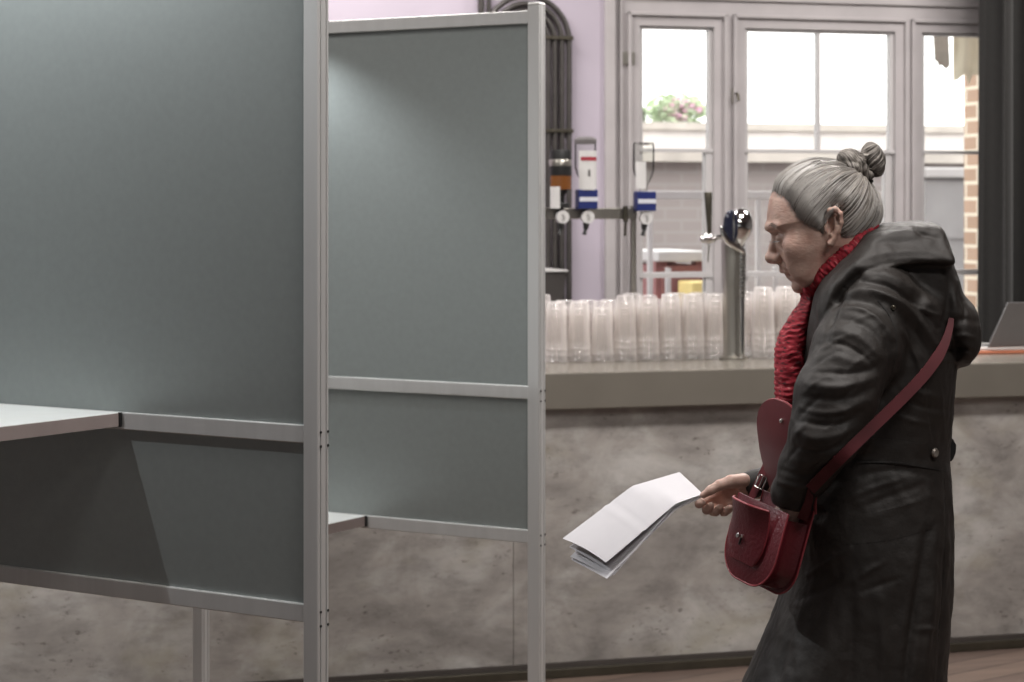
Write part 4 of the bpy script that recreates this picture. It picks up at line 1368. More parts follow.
while cnt < 650:
    sx_, sv_ = rr.uniform(766, 811), rr.uniform(186, 232)
    i_, j_ = int((sx_ - fd.x[0]) / fd.h), int((sv_ - fd.v[0]) / fd.h)
    if not (-4.5 < rg[i_, j_] < 3): continue
    s_ = rr.choice((-1, -1, 1))
    h_ = hb_.ray_cast(Vector((sx_, s_ * 90, sv_)), Vector((0, -s_, 0)))
    if h_[0] is None: continue
    cnt += 1
    v_ = np.array(h_[0]) - C0; r_ = np.linalg.norm(v_); t0_ = math.acos(v_ @ ax / r_); p0_ = math.atan2(v_ @ e2_, v_ @ e1_)
    ps = []
    for i in range(9):
        t_ = t0_ - (.38 + .2 * (cnt % 3)) * i / 8
        p_ = p0_
        d = math.cos(t_) * ax + math.sin(t_) * (math.cos(p_) * e1_ + math.sin(p_) * e2_)
        best = None
        for tree in (bvh, hb_):
            q_ = tree.ray_cast(Vector(C0 + d * 90), Vector(-d))
            if q_[0] is not None and (best is None or q_[3] < best[3]): best = q_
        if best is not None: ps.append(pm(np.array(best[0]) + d * .35))
    if len(ps) > 4: st.tube(ps, [.0001] + [.0003] * (len(ps) - 1), 4, cap=False)
tag(st.build('loose_strands', mat('silver_hair', (0.42, 0.40, 0.38), 0.4, nscale=30), hair, smooth=60), kind='stuff')
# bun: coiled knot with two loops
fd = Field(832, 892, -26, 26, 134, 192, 0.8)
fd.ell((850, -1, 159), (13.2, 11.5, 10.2), 3, rot=8)
fd.ell((873.5, 1, 159.5), (11.5, 13, 18.0), 3, rot=-16)
fd.ell((862, 0, 173.5), (9.5, 10, 8.5), 4)
fd.chain([((845, -9, 164), 3.5), ((853, -12, 168), 4.0), ((862, -12, 172), 4.0), ((869, -10, 176), 3.4)], 2)
fd.chain([((863, -6, 154), 3.4), ((860, -12, 162), 4.2), ((862, -13, 170), 4.0), ((866, -11, 178), 3.2)], 2)
bv_, bf = fd.mesh()
bc = np.array([(850.0, 0, 159.0), (873.5, 0, 160.0), (862.0, 0, 175.0)])
d3 = np.stack([np.linalg.norm(bv_ - c, axis=1) for c in bc], 1); wh = d3.argmin(1)
dirs = np.array([(0.93, 0, .37), (0.30, 0, -.95), (0.6, 0, .8)])
rel = bv_ - bc[wh]; dd = dirs[wh]
al = (rel * dd).sum(1)
pa = rel[:, 0] * dd[:, 2] - rel[:, 2] * dd[:, 0]
ang = np.arctan2(rel[:, 1], pa) + al * 0.055
sv = np.stack([np.cos(ang) * 7.5 + wh * 9, np.sin(ang) * 7.5, al * .05], 1)
bn_ = normals(bv_, bf)
bv2 = bv_ + bn_ * (vnoise(sv, (1, 1, 1)) * 1.3)[:, None]
bun = link_mesh('hair_bun', to_m(bv2), bf, M['hair'], hair, attrs={'strand': sv * 1.6})
MB().tube([pm(p) for p in ((857, -9, 180), (863, -10.5, 178), (869, -8.5, 180), (872, 0, 181), (868, 8, 181))], .0028, 8).tube([pm((866, -12, 176)), pm((879, -10, 203))], .0009, 6).build('hair_tie', M['black'], hair, smooth=60)

# ------------------------------------------------------------------ coat
TORSO = [(818, 292), (806, 312), (801, 345), (798, 400), (794, 450), (789, 500), (791, 560), (781, 598), (764, 640), (744, 684), (716, 760), (686, 902), (962, 902), (949, 760), (942, 684),
         (947, 620), (951.5, 560), (952, 520), (950, 480), (947.5, 450), (949.5, 420), (953, 388), (955, 350), (955, 310), (946, 275), (915, 255), (880, 252), (845, 268)]
COLLAR = [(868, 229.5), (878, 225.5), (890, 223), (905, 221.5), (920, 221), (930, 223), (936, 229), (938.5, 240), (943, 257), (941, 266), (925, 266), (900, 265.5), (878, 269), (860, 278), (845, 292),
          (833, 306), (822, 328), (812, 350), (805, 354), (803, 338), (806, 318), (809, 298), (814, 281), (825, 269), (839, 255), (850, 244), (859, 233)]
HOODB = [(848, 280), (852, 262), (878, 242), (915, 236), (938, 238), (951, 264), (957, 280), (959, 291), (968, 300), (974, 314), (977, 332), (976, 347), (971, 357), (967, 361), (966, 366.5), (950, 367), (940, 366), (932, 348), (915, 318), (885, 305)]
def build_coat(fd):
    V = fd.v[None, :] + 0 * fd.x[:, None]
    W = np.interp(V, [215, 260, 300, 360, 450, 540, 680, 900], [60, 78, 92, 92, 86, 100, 112, 135]).astype(np.float32)
    fd.inflate(TORSO, W, 62, 0)
    fd.chain([(q3(878, 300, -66), 38), (q3(858, 350, -88), 42), (q3(836, 395, -108), 38), (q3(826, 432, -112), 34), (q3(806, 470, -94), 25), (q3(794, 492, -84), 21), (q3(796, 516, -81), 18)], 7)
    fd.chain([(q3(855, 300, 66), 36), (q3(842, 352, 92), 38), (q3(832, 410, 104), 33), (q3(808, 455, 92), 25), (q3(780, 478, 74), 17.5), (q3(756, 484, 63), 13.8), (q3(740, 488, 62), 13.5)], 6)
    a = q3(790, 499, -84)
    fd.cut2 = None
    # hood bag on the back, collar over it
    fd.inflate(HOODB, 73, 26, 4)
    fd.inflate(COLLAR, np.interp(V, [218, 232, 264, 300, 350], [58, 66, 88, 84, 70]).astype(np.float32), 11, 1.0, pw=3.4)
    # neck opening
    fd.chain([((846, 0, 226), 33), ((838, 0, 258), 34), ((826, 0, 300), 27)], 2, 'sub', flat=(1, .86, 1))
    # chest opening down the front for the scarf
    fd.chain([((812, 0, 290), 20), ((797, 0, 340), 15), ((790, 0, 420), 14), ((782, 0, 520), 8)], 2, 'sub')
    # open cuffs
    for p, n, c0 in ((q3(793, 507, -82), (-.15, .1, .98), [(q3(795, 501, -83), 15), (q3(796, 540, -80), 15)]),
                     (q3(743.5, 485.5, 62), (-1, 0, .42), [(q3(762, 484, 63), 10), (q3(735, 488, 62), 11.2)])):
        n = np.array(n, float); n /= np.linalg.norm(n); p = np.array(p)
        sl = fd.box(p - 42, p + 42); X, Y, Vv = fd._sub(sl)
        g = (X - p[0]) * n[0] + (Y - p[1]) * n[1] + (Vv - p[2]) * n[2]
        ax_d = np.sqrt((X - p[0]) ** 2 + (Y - p[1]) ** 2 + (Vv - p[2]) ** 2)
        near = (ax_d < 34) & (X < 818)
        if p[1] < 0: near = near & (Y < -55)
        fd.f[sl] = np.where(near, np.maximum(fd.f[sl], g), fd.f[sl])
        fd.chain(c0, 1, 'sub')
    return fd


fd = Field(682, 984, -158, 150, 214, 902, 1.9)
build_coat(fd)
cv_, cf = fd.mesh()
cv_ = relax(cv_, cf, 1, .5)
cn = normals(cv_, cf)
FOLDS = [
    # sleeve: arcs across the upper arm and gathered folds near the elbow
    ([(846, 292), (868, 290), (890, 298), (905, 314)], 3.2, 4.0), ([(838, 300), (862, 299), (884, 309), (899, 326)], -3.2, 3.6),
    ([(832, 311), (855, 306), (878, 318), (893, 338)], 3.0, 4.0), ([(826, 322), (848, 318), (872, 330), (886, 350)], -2.8, 3.6),
    ([(822, 334), (840, 330), (862, 338), (878, 356)], 2.6, 4.0), ([(817, 345), (838, 342), (856, 350), (874, 366)], -2.4, 3.4),
    ([(816, 358), (836, 356), (852, 362), (872, 362)], 2.6, 4.2), ([(812, 372), (834, 373), (855, 374), (874, 368)], -2.6, 3.2),
    ([(808, 384), (830, 388), (852, 386), (876, 376)], 3.0, 4.4), ([(805, 397), (826, 400), (848, 400), (872, 388)], -2.8, 3.2),
    ([(801, 408), (822, 414), (846, 411), (868, 400)], 2.6, 4.0), ([(799, 421), (820, 425), (842, 424), (862, 412)], -2.8, 3.0),
    ([(796, 432), (815, 440), (838, 436), (858, 426)], 2.8, 4.0), ([(792, 446), (812, 452), (832, 450), (850, 440)], -2.2, 3.2),
    ([(788, 458), (806, 463), (826, 461), (842, 454)], 2.0, 3.6), ([(782, 470), (800, 476), (820, 474)], -2.0, 3.0),
    ([(776, 481), (795, 487), (815, 486)], 2.2, 3.2),
    # under the hood: folds swinging down to the back
    ([(866, 272), (892, 276), (918, 292), (940, 312)], 3.0, 3.6), ([(862, 281), (890, 286), (914, 303), (938, 328)], -3.4, 3.2),
    ([(872, 291), (898, 300), (918, 318), (936, 345)], 3.0, 3.4), ([(885, 302), (902, 315), (918, 335), (932, 360)], -3.0, 3.0),
    ([(893, 318), (905, 335), (916, 356), (924, 382)], 2.2, 3.4), ([(858, 276), (842, 292), (833, 312), (826, 340)], -3.2, 2.8),
    ([(884, 330), (893, 352), (891, 378), (881, 398)], -3.5, 3.6), ([(905, 300), (925, 312), (940, 316)], 2.4, 2.8),
    # hood collar
    ([(856, 262), (880, 254), (910, 251), (942, 254)], 1.6, 3.0), ([(858, 250), (884, 240), (908, 244), (930, 232)], -1.3, 4.0), ([(905, 224), (920, 234), (938, 238)], -1.6, 2.6),
    ([(860, 273.5), (878, 265), (902, 261.5), (925, 262), (946, 262.5)], -1.5, 2.0), ([(835, 300), (845, 287), (860, 273.5)], -2.0, 2.0),
    # hood bag
    ([(948, 275), (950, 300), (944, 322)], -2.4, 3.5), ([(975, 322), (962, 318), (948, 326)], -2.6, 2.8), ([(974, 338), (960, 334), (946, 342)], 2.0, 3.0), ([(972, 352), (960, 348), (944, 354)], -3.2, 2.2),
    ([(958, 282), (954, 300), (956, 318)], 2.0, 3.2), ([(962, 300), (966, 312), (963, 326)], -2.0, 2.6), ([(967, 360), (955, 360), (942, 361)], 1.8, 2.2),
    # back and waist
    ([(895, 385), (905, 400), (925, 408), (948, 410)], -1.6, 3.0), ([(890, 412), (908, 420), (930, 424)], 1.4, 3.0), ([(900, 395), (918, 392), (940, 398)], 1.5, 3.0),
    ([(926, 372), (930, 410), (934, 440)], -1.5, 2.2), ([(938, 372), (942, 405), (945, 438)], 1.2, 2.0),
    # skirt
    ([(838, 480), (865, 474), (900, 468), (930, 476)], -1.6, 3.4), ([(845, 500), (872, 488), (905, 478)], 1.6, 3.6), ([(850, 512), (885, 498), (925, 484)], -1.5, 3.2), ([(860, 520), (895, 510), (930, 496)], 1.3, 3.2),
    ([(808, 575), (832, 560), (850, 548)], 2.0, 3.6), ([(800, 600), (826, 588), (846, 572)], -2.2, 3.6), ([(855, 580), (870, 570), (884, 562)], 1.8, 3.2), ([(862, 592), (880, 585), (900, 578)], -1.8, 3.2),
    ([(792, 640), (800, 610), (815, 588)], 1.8, 4.5), ([(772, 690), (786, 650), (796, 610)], -2.4, 5.0), ([(848, 690), (852, 640), (850, 590)], -3.0, 6.0), ([(820, 720), (826, 660), (832, 600)], 2.2, 7.0),
    ([(880, 720), (884, 660), (880, 600)], 1.8, 7.0), ([(904, 700), (910, 640), (922, 570), (928, 530)], -5.0, 4.2), ([(922, 700), (928, 640), (934, 580), (937, 530)], 2.6, 4.2),
    ([(936, 700), (941, 640), (946, 560), (946, 480)], -1.8, 2.6), ([(918, 630), (930, 628), (940, 632)], 1.6, 2.4), ([(760, 720), (740, 800), (722, 890)], -3, 8), ([(800, 740), (790, 820), (780, 895)], 3.5, 9), ([(850, 740), (850, 820), (846, 895)], -3.5, 8), ([(895, 740), (905, 820), (915, 895)], 3, 9)]
FOLDS = [(a_, b_ * (.8 if i_ < 18 else .95), c_ * (1.0 + .25 * math.sin(i_ * 2.3))) for i_, (a_, b_, c_) in enumerate(FOLDS)]
FOLDS += [([(x0, y0), ((x0 + x1) / 2 + 2, (y0 + y1) / 2 - 3), (x1, y1)], a_, w_) for x0, y0, x1, y1, a_, w_ in (
    (818, 352, 848, 336, 1.3, 2.4), (812, 366, 840, 352, -1.2, 2.2), (846, 372, 872, 352, 1.2, 2.4), (806, 392, 826, 376, 1.0, 2.2), (838, 404, 858, 384, -1.4, 2.4), (800, 416, 820, 396, -1.2, 2.2),
    (826, 430, 850, 416, 1.4, 2.4), (792, 440, 806, 424, 1.2, 2.2), (786, 462, 800, 444, -1.3, 2.2), (832, 318, 846, 300, -1.2, 2.2), (852, 322, 880, 316, 1.0, 2.4), (836, 446, 852, 432, -1.6, 2.4), (806, 478, 824, 458, -1.5, 2.4))]
dsp = fold_disp(cv_, FOLDS)
side = np.clip(-cn[:, 1] * 2.2 + .2, 0, 1)
other = fold_disp(cv_ * np.array([1, -1, 1]) + np.array([0, 0, 6.0]), FOLDS) * np.clip(cn[:, 1] * 2 - .2, 0, 1)
wn = vnoise(cv_, (.045, .045, .022), 3) * 1.6 + vnoise(cv_, (.11, .11, .07), 9) * .8
edge_ok = 1 - np.exp(-(((cv_[:, 0] - 743) ** 2 + (cv_[:, 2] - 486) ** 2) / 500))
mute = np.where((cv_[:, 1] > 40) & (cv_[:, 0] < 800) & (cv_[:, 2] < 540), .3, 1.0)
cv2 = cv_ + cn * ((dsp * side + other + wn) * mute)[:, None]
coat = tag(link_mesh('coat', to_m(cv2), cf, M['coat'], woman), 'long dark waxed coat with the hood down')
cw = to_m(cv2) + np.array(ORI)
cbvh = BVHTree.FromPolygons([Vector(v) for v in cw], [list(map(int, f_)) for f_ in cf])
CAM = Vector((0, 0, EYE))


def on_coat(px, py, lift=0.0, default=None):
    d = Vector(((px - CX) / F, 1.0, -(py - HZ) / F))
    h = cbvh.ray_cast(CAM, d.normalized())
    if h[0] is None: return default
    n = h[1]
    if n.dot(d) > 0: n = -n
    return h[0] + n * lift, n


def ribbon(line, width, thick, lift, name, m, parent, origin, nc=4, ns=60, taper=None, tilt_smooth=4, span=None):
    """strip laid on the coat along a drawn line"""
    p = np.array(line, float)
    for _ in range(2):
        if len(p) > 2:
            q = np.stack([p[:-1] * .75 + p[1:] * .25, p[:-1] * .25 + p[1:] * .75], 1).reshape(-1, 2)
            p = np.vstack([p[:1], q, p[-1:]])
    seg = np.linalg.norm(np.diff(p, axis=0), axis=1); cum = np.concatenate([[0], np.cumsum(seg)])
    S = np.linspace(0, cum[-1], ns)
    C = np.stack([np.interp(S, cum, p[:, 0]), np.interp(S, cum, p[:, 1])], 1)
    T = np.gradient(C, axis=0); T /= np.linalg.norm(T, axis=1)[:, None]
    Nn = np.stack([-T[:, 1], T[:, 0]], 1)
    D = np.full((ns, nc + 1), np.nan)
    for i in range(ns):
        w = width * (taper(i / (ns - 1)) if taper else 1)
        for j in range(nc + 1):
            x, y = C[i] + Nn[i] * w * (j / nc - .5)
            h = on_coat(x, y, lift)
            if h: D[i, j] = h[0].y
    for j in range(nc + 1):                         # fill misses, keep the strap taut over the hollows
        col = D[:, j]; ok = ~np.isnan(col)
        if ok.any(): D[:, j] = np.interp(np.arange(ns), np.nonzero(ok)[0], col[ok])
    if tilt_smooth > 3:
        D[:] = D.min(axis=1, keepdims=True)
        hull = []
        for i in range(ns):
            while len(hull) > 1 and (D[hull[-1], 0] - D[hull[-2], 0]) * (i - hull[-1]) >= (D[i, 0] - D[hull[-1], 0]) * (hull[-1] - hull[-2]): hull.pop()
            hull.append(i)
        D[:] = np.interp(np.arange(ns), hull, D[hull, 0])[:, None]
    raw = D.copy()
    for _ in range(tilt_smooth * 6):
        D[1:-1] = (D[:-2] + D[1:-1] * 2 + D[2:]) / 4
        D = np.minimum(D, raw)
    rows = []
    for i in range(ns):
        w = width * (taper(i / (ns - 1)) if taper else 1)
        row = []
        for j in range(nc + 1):
            x, y = C[i] + Nn[i] * w * (j / nc - .5)
            dep = D[i, j]
            row.append(Vector(((x - CX) / F * dep, dep, EYE - (y - HZ) / F * dep)) - origin)
        rows.append(row)
    mb = MB().grid(rows, thick)
    return mb.build(name, m, parent, smooth=50)


O0 = ORI
ribbon([(858, 449), (890, 450), (920, 455), (949, 458)], 22, .003, .001, 'waist_tab', M['coat'], coat, O0, nc=8, ns=40, tilt_smooth=1)
ribbon([(852, 462), (890, 461.5), (920, 466), (948, 471)], 1.6, .0015, .0028, 'seam', M['coatdark'], coat, O0, nc=2, ns=60, tilt_smooth=0)
ribbon([(840, 530), (880, 527), (905, 521), (928, 514.5)], 30, .003, .0006, 'pocket_flap', M['coat'], coat, O0, nc=8, ns=40, tilt_smooth=1)
ribbon([(945.5, 478), (947, 520), (945, 580), (939, 640), (934, 690)], 2.0, .002, .001, 'vent_edge', M['coat'], coat, O0, nc=2, ns=60, tilt_smooth=1)
ribbon([(878, 300), (893, 318), (898, 345), (893, 375), (884, 395)], 1.4, .0015, .0006, 'sleeve_seam', M['coatdark'], coat, O0, nc=2, ns=50, tilt_smooth=1)
def disc(px, py, r, name, m, parent, origin, lift=.002, th=.003):
    h = on_coat(px, py, lift)
    if not h: return None
    p, n = h
    q_ = n.to_track_quat('Z', 'Y').to_matrix().to_4x4()
    return MB().lathe([(0, 0), (r, 0), (r, th * .6), (r * .8, th), (r * .3, th * .8), (0, th * .8)], n=24, mtx=Matrix.Translation(p - origin) @ q_).build(name, m, parent, smooth=50)
disc(932.5, 452.5, .0078, 'button', mat('pewter_button', (0.30, 0.27, 0.24), .35, .5, nscale=50), coat, O0, .004, .004)
disc(893, 307.5, .0042, 'snap', M['darkmetal'], coat, O0, .001)
hb = MB()
# belt end sticking out behind the back
hb.prism([pm(p) for p in ((946, -10, 436), (951, -10, 437.5), (954.5, -10, 444), (954, -10, 452), (951, -10, 459), (946.5, -10, 462))], (0, .02, 0), .002)
tag(hb.build('belt_end', M['black'], coat), 'black rounded belt end')
# cords of the hood
MB().tube([pm(p) for p in ((806, -24, 330), (802, -26, 355), (803, -27, 378))], .0018, 6).build('hood_cord', M['black'], coat, smooth=60)

# ------------------------------------------------------------------ scarf
fd = Field(764, 886, -52, 52, 215, 425, 1.2)
ring = []
for i in range(17):
    a = 2 * math.pi * i / 16
    c_, s_ = math.cos(a), math.sin(a)
    ring.append(((840 - 33 * c_, 39 * s_, 257 + 32 * c_ - 6 * s_ * s_), 6.6 + 1.6 * c_))
fd.chain(ring, 3)
SCP = [(808, 284), (802, 297), (797, 307), (788, 319), (781, 330), (776.5, 342), (774.5, 356), (774.5, 378), (775.5, 398), (778, 405), (786, 414), (806, 414), (806, 380), (806, 340), (816, 300)]
fd.inflate(SCP, 25, 14, 4)
sv_, sf = fd.mesh()
sn = normals(sv_, sf)
lo_ = (sv_[:, 2] > 300)
rib = np.where(lo_, (.55 + 1.3 * vnoise(sv_, (.12, .12, .06), 5)) * np.sin(sv_[:, 2] * 1.15 + sv_[:, 0] * .35 + 3.0 * vnoise(sv_, (.10, .10, .05), 2) + .05 * sv_[:, 1]), np.sin((sv_[:, 0] - sv_[:, 2]) * .95 + 3.5 * vnoise(sv_, (.11, .11, .11), 4) + .1 * sv_[:, 1]) * (.6 + 1.5 * vnoise(sv_, (.15, .15, .15), 6)))
sv2 = sv_ + sn * (rib * np.where(lo_, .75, .45) + vnoise(sv_, (.09, .09, .09)) * 1.6)[:, None]
ra = np.where(lo_[:, None], np.stack([sv_[:, 0] * .12, sv_[:, 1] * .12, sv_[:, 2] * .42], 1), np.stack([(sv_[:, 0] - sv_[:, 2]) * .30, sv_[:, 1] * .2, (sv_[:, 0] + sv_[:, 2]) * .09], 1))
tag(link_mesh('scarf', to_m(sv2), sf, M['scarf'], woman, attrs={'rib': ra}), 'red crinkled scarf wound round the neck and hanging down the chest')

# shoes
for s, kx in ((-1, 836), (1, 866)):
    fd = Field(kx - 80, kx + 50, s * 42 - 34, s * 42 + 34, 1020, 1106, 2.0)
    fd.chain([((kx + 13, s * 42, 1030), 24), ((kx + 12, s * 42, 1080), 22)], 6)
    fd.chain([((kx + 12, s * 42, 1085), 21), ((kx - 22, s * 42, 1090), 19), ((kx - 52, s * 42, 1094), 15)], 8)
    fd.cut((0, 0, 1104.5), (0, 0, 1))
    p_, f_ = fd.mesh()
    sh_ = link_mesh('shoe', to_m(p_), f_, M['shoe'], woman)
# trouser legs
for s, kx in ((-1, 836), (1, 866)):
    fd = Field(kx - 45, kx + 70, s * 38 - 62, s * 38 + 62, 700, 1052, 3.2)
    fd.chain([((kx + 8, s * 36, 700), 46), ((kx + 10, s * 40, 860), 36), ((kx + 14, s * 42, 1046), 27)], 6)
    p_, f_ = fd.mesh()
    link_mesh('trouser_leg', to_m(p_), f_, M['skirt'], woman)

# ------------------------------------------------------------------ handbag
BO = Vector(to_m(np.array([q3(765, 544.5, -66)]))[0]) + ORI
bag = thing('handbag', 'dark red leather shoulder bag hanging open at the woman\'s hip', 'handbag', BO)
tilt = math.radians(15)
ez = Vector((math.sin(tilt), 0.0, math.cos(tilt)))            # bag's own up
yaw = math.radians(26)
n0 = Vector((-math.cos(yaw), -math.sin(yaw), 0))
en = (n0 - ez * n0.dot(ez)).normalized()                      # towards the bag's front
ew = ez.cross(en).normalized()                                # across its width
if ew.y > 0: ew = -ew                                         # + : towards the viewer
def BP(w, h, n): return ew * w + ez * h + en * n
def u_outline(w, top, bot, r, n=10, lean=0.0):
    pts = [(-w, top)]
    for i in range(n + 1):
        a = math.pi + (math.pi / 2) * i / n
        pts.append((-w + r + r * math.cos(a), bot + r + r * math.sin(a)))
    for i in range(n + 1):
        a = 1.5 * math.pi + (math.pi / 2) * i / n
        pts.append((w - r + r * math.cos(a), bot + r + r * math.sin(a)))
    pts.append((w, top))
    return pts
def plate(outl, n, th, name, m, parent, bev=.001, bulge=0.0):
    return MB().prism([BP(a, b, n) for a, b in outl], en * th, bev).build(name, m, parent, smooth=35)
Wb, Hb = .074, .066
# gusset: a U-shaped band between front and back panel
go = u_outline(Wb - .006, Hb - .012, -Hb + .004, .045, 12)
gi = u_outline(Wb - .0085, Hb - .012, -Hb + .0065, .0425, 12)
g = MB()
rows = []
for (a, b), (c_, d_) in zip(go, gi):
    row = []
    for j in range(7):
        nn = -.022 + .044 * j / 6
        pin = .010 * math.sin(math.pi * j / 6) * (1 if abs(a) > Wb * .6 else .3)
        row.append(BP(a * (1 - pin / Wb), b + (pin * .4 if b < -Hb * .6 else 0), nn))
    rows.append(row)
g.grid(rows, .002)
g.build('gusset', M['leather'], bag, smooth=50)
fo = u_outline(Wb, Hb, -Hb, .055, 14)
fp = plate(fo, .022, .003, 'front_panel', M['leather'], bag)
bo2 = u_outline(Wb + .001, Hb + .012, -Hb - .004, .048, 14)
bp_ = plate(bo2, -.025, .003, 'back_panel', M['leather'], bag)
def edge_tube(outl, n, r, name, parent, m=None):
    return MB().tube([BP(a, b, n) for a, b in outl], r, 8).build(name, m or M['leather_edge'], parent, smooth=60)
edge_tube(fo, .024, .0017, 'edge_piping', fp)
edge_tube(bo2, -.0225, .0017, 'edge_piping', bp_)
# front pocket with its own bulging flap
rows = []
po = u_outline(.062, .062, -.045, .045, 10)
for i in range(13):
    rows.append([])
    for j in range(13):
        a = -1 + 2 * i / 12; b = -1 + 2 * j / 12
        wlim = .052 * (1 - .32 * max(0, -b) ** 2.4)
        x = a * wlim; h = .012 + b * .047
        bul = .020 * (1 - abs(a) ** 3) * (.55 + .45 * b) + .004 + (.008 * max(0, b) ** 2)
        rows[-1].append(BP(x - .012, h, .025 + bul))
pk = MB().grid(rows, .0025).build('front_pocket', M['leather'], bag, smooth=60)
border = [rows[0][j] for j in range(12, -1, -1)] + [rows[i][0] for i in range(1, 13)] + [rows[12][j] for j in range(1, 13)]
MB().tube(border, .0016, 8).build('edge_piping', M['leather_edge'], pk, smooth=60)
lip = [rows[i][12] + en * .001 for i in range(13)]
MB().tube(lip, .0022, 8).build('pocket_lip', M['leather_edge'], pk, smooth=60)
pc = rows[6][5]
MB().lathe([(0, 0), (.0045, 0), (.002, .003), (.002, .006), (.0042, .010), (0, .012)], n=16, mtx=Matrix.Translation(pc + en * .001) @ en.to_track_quat('Z', 'Y').to_matrix().to_4x4()).build('stud', M['brass'], pk, smooth=50)
MB().tube([pc + en * .002, pc + en * .003 - ez * .014], .0016, 8).build('slit', M['black'], pk)
# raised main flap, standing up from the back panel
rows = []
flo = []
for i in range(15):
    row = []
    for j in range(17):
        a = -1 + 2 * i / 14; b = 1 - (1 - j / 16) ** 2
        wl_ = .080 * (.78 + .22 * min(1, b * 2.5)) * (1 if b < .5 else (1 - ((b - .5) / .503) ** 3.0) ** .5)
        h = Hb + .008 + b * .162
        nn = -.024 + .065 * b ** 1.1 + .018 * math.sin(b * 2.6) - .012 * a * a * (1 - b ** 3)
        row.append(BP(a * wl_ + .012 * min(1, b * 2), h, nn))
    rows.append(row)
fl = tag(MB().grid(rows, .0032).build('flap', M['leather_in'], bag, smooth=60), 'rounded flap thrown open, standing up')
bd = [rows[0][j] for j in range(17)] + [rows[i][16] for i in range(1, 14)] + [rows[14][j] for j in range(16, -1, -1)]
MB().tube(bd, .0018, 8).build('edge_piping', M['leather_edge'], fl, smooth=60)
pc = rows[8][9]
MB().lathe([(0, -.004), (.004, -.004), (.004, .004), (.0015, .006), (0, .006)], n=14, mtx=Matrix.Translation(pc + en * .002) @ en.to_track_quat('Z', 'Y').to_matrix().to_4x4()).build('stud', M['brass'], fl, smooth=50)
# strap: over the back and down to both ends of the gusset
sp2 = ribbon([(951.5, 318), (950, 328), (944, 347), (930, 369), (908, 393), (880, 420), (850, 449), (825, 474), (810, 490)], 11.5, .0028, .0035, 'strap', M['strap'], bag, BO, nc=4, ns=120, tilt_smooth=5, taper=lambda t_: .45 + .55 * min(1, t_ / .18))
a1 = on_coat(810, 490, .004)
e0 = (a1[0] if a1 else BO) - BO
top_r = BP(Wb * .9, Hb - .004, -.01)
MB().grid([[e0 + Vector((-.004, 0, .007)), e0 + Vector((.005, 0, -.007))], [(e0 + top_r) / 2 + Vector((-.004, -.008, .008)), (e0 + top_r) / 2 + Vector((.006, -.008, -.006))], [top_r + Vector((-.008, -.002, .004)), top_r + Vector((.008, -.002, -.003))]], .0028).build('strap_end', M['strap'], bag, smooth=60)
# far end of the strap, up the front with its buckle
f0 = Vector(to_m(np.array([q3(748, 505, -20)]))[0]) + ORI - BO
f1 = Vector(to_m(np.array([q3(757, 485, -22)]))[0]) + ORI - BO
f2 = Vector(to_m(np.array([q3(772, 452, -24)]))[0]) + ORI - BO
f3 = Vector(to_m(np.array([q3(786, 420, -20)]))[0]) + ORI - BO
sw = Vector((.007, -.004, .003))
fs = MB().grid([[p - sw, p + sw] for p in (f0, f1, f2, f3)], .0026).build('front_strap', M['leather_in'], bag, smooth=60)
bc_ = Vector(to_m(np.array([q3(761, 482, -26)]))[0]) + ORI - BO
dv = (f2 - f1).normalized(); dw = Vector((.85, -.4, .3)).normalized(); dw = (dw - dv * dw.dot(dv)).normalized()
bk = [bc_ + dv * a + dw * b for a, b in ((-.011, -.007), (.011, -.007), (.011, .007), (-.011, .007), (-.011, -.007))]
MB().tube(bk, .0016, 8).tube([bc_ - dv * .011, bc_ + dv * .011], .0013, 8).build('buckle', M['brass'], fs, smooth=50)

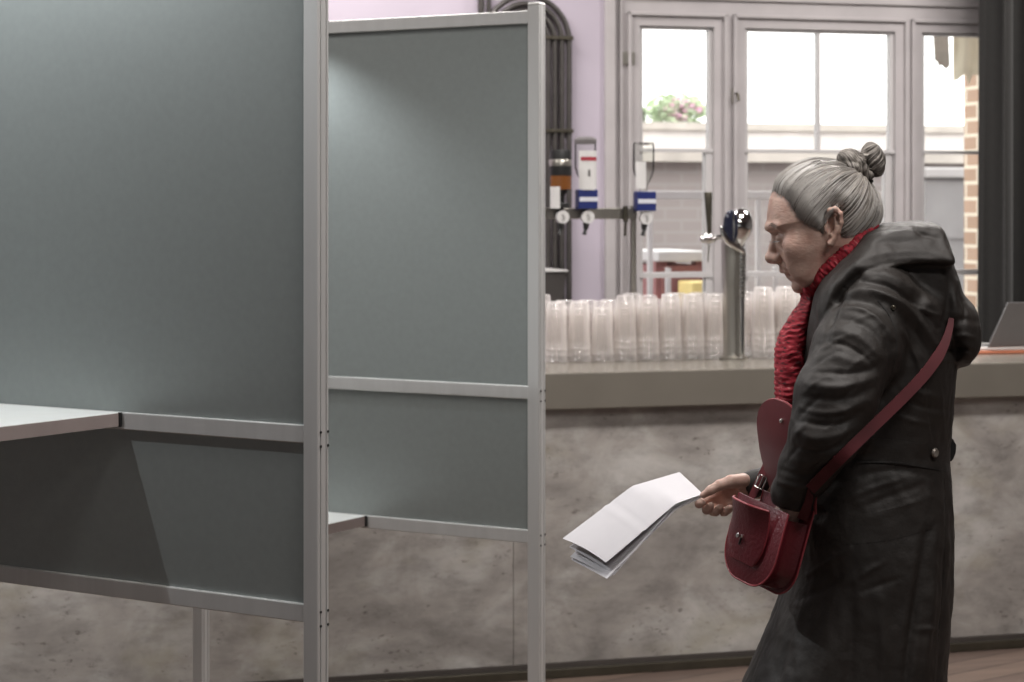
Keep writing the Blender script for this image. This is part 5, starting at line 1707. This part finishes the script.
# ------------------------------------------------------------------ papers in the hand
PO = Vector(to_m(np.array([q3(702, 496, 49)]))[0]) + ORI
pp = thing('folded_papers', 'folded white ballot papers held out in the woman\'s hand', 'paper', PO)
def PM(px, py, y): return Vector(to_m(np.array([q3(px, py, y)]))[0]) + ORI - PO
Dp, Ep, Fp, Cp, Ap, Bp = PM(703, 494, 52), PM(679.5, 472, 112), PM(632, 486, 112), PM(676, 503.5, 46), PM(562.5, 538.5, 102), PM(606, 562.5, 42)
def sheet(near, far, name, drop=(0, 0, 0, 0), n=14, th=.0004, bulge=0.004, mt='paper'):
    """near/far: polylines from the hand to the tip on the viewer's and the far side"""
    def samp(pl, t):
        seg = [(b - a).length for a, b in zip(pl[:-1], pl[1:])]; tot = sum(seg); d = t * tot
        for (a, b), s_ in zip(zip(pl[:-1], pl[1:]), seg):
            if d <= s_ or (b - pl[-1]).length < 1e-9:
                return a.lerp(b, min(1, d / s_))
            d -= s_
    rows = []
    for i in range(n * 2 + 1):
        t_ = i / (n * 2)
        a, b = samp(near, t_), samp(far, t_)
        rows.append([a.lerp(b, j / 8) + Vector((0, 0, bulge * math.sin(math.pi * j / 8) * t_ - .0015 * math.exp(-((t_ - .58) / .02) ** 2) + .0015 * math.exp(-((t_ - .60) / .02) ** 2))) for j in range(9)])
    return MB().grid(rows, th).build(name, M[mt], pp, smooth=30)
sheet([Dp, Cp, Bp], [Ep, Fp, Ap], 'top_leaf')
dn = lambda p, dx, dz, dy=0: p + Vector((dx * K, dy * K, -dz * K))
sheet([dn(Dp, 0, 1.2), dn(Cp, -2, 3), dn(Bp, 8, 13)], [dn(Ep, 0, 1.2), dn(Fp, 0, 4), dn(Ap, 7, 9)], 'middle_leaf', bulge=.002)
sheet([dn(Dp, 0, 2.2), dn(Cp, 0, 5), dn(Bp, 4, 15)], [dn(Ep, 0, 2.2), dn(Fp, 2, 7), dn(Ap, 8, 19)], 'lower_leaf', bulge=.001)
sheet([dn(Dp, 0, 3.0), dn(Cp, 0, 6), dn(Bp, 1, 16.5)], [dn(Ep, 0, 3.0), dn(Fp, 2, 9), dn(Ap, 9, 22)], 'bottom_leaf', bulge=0)
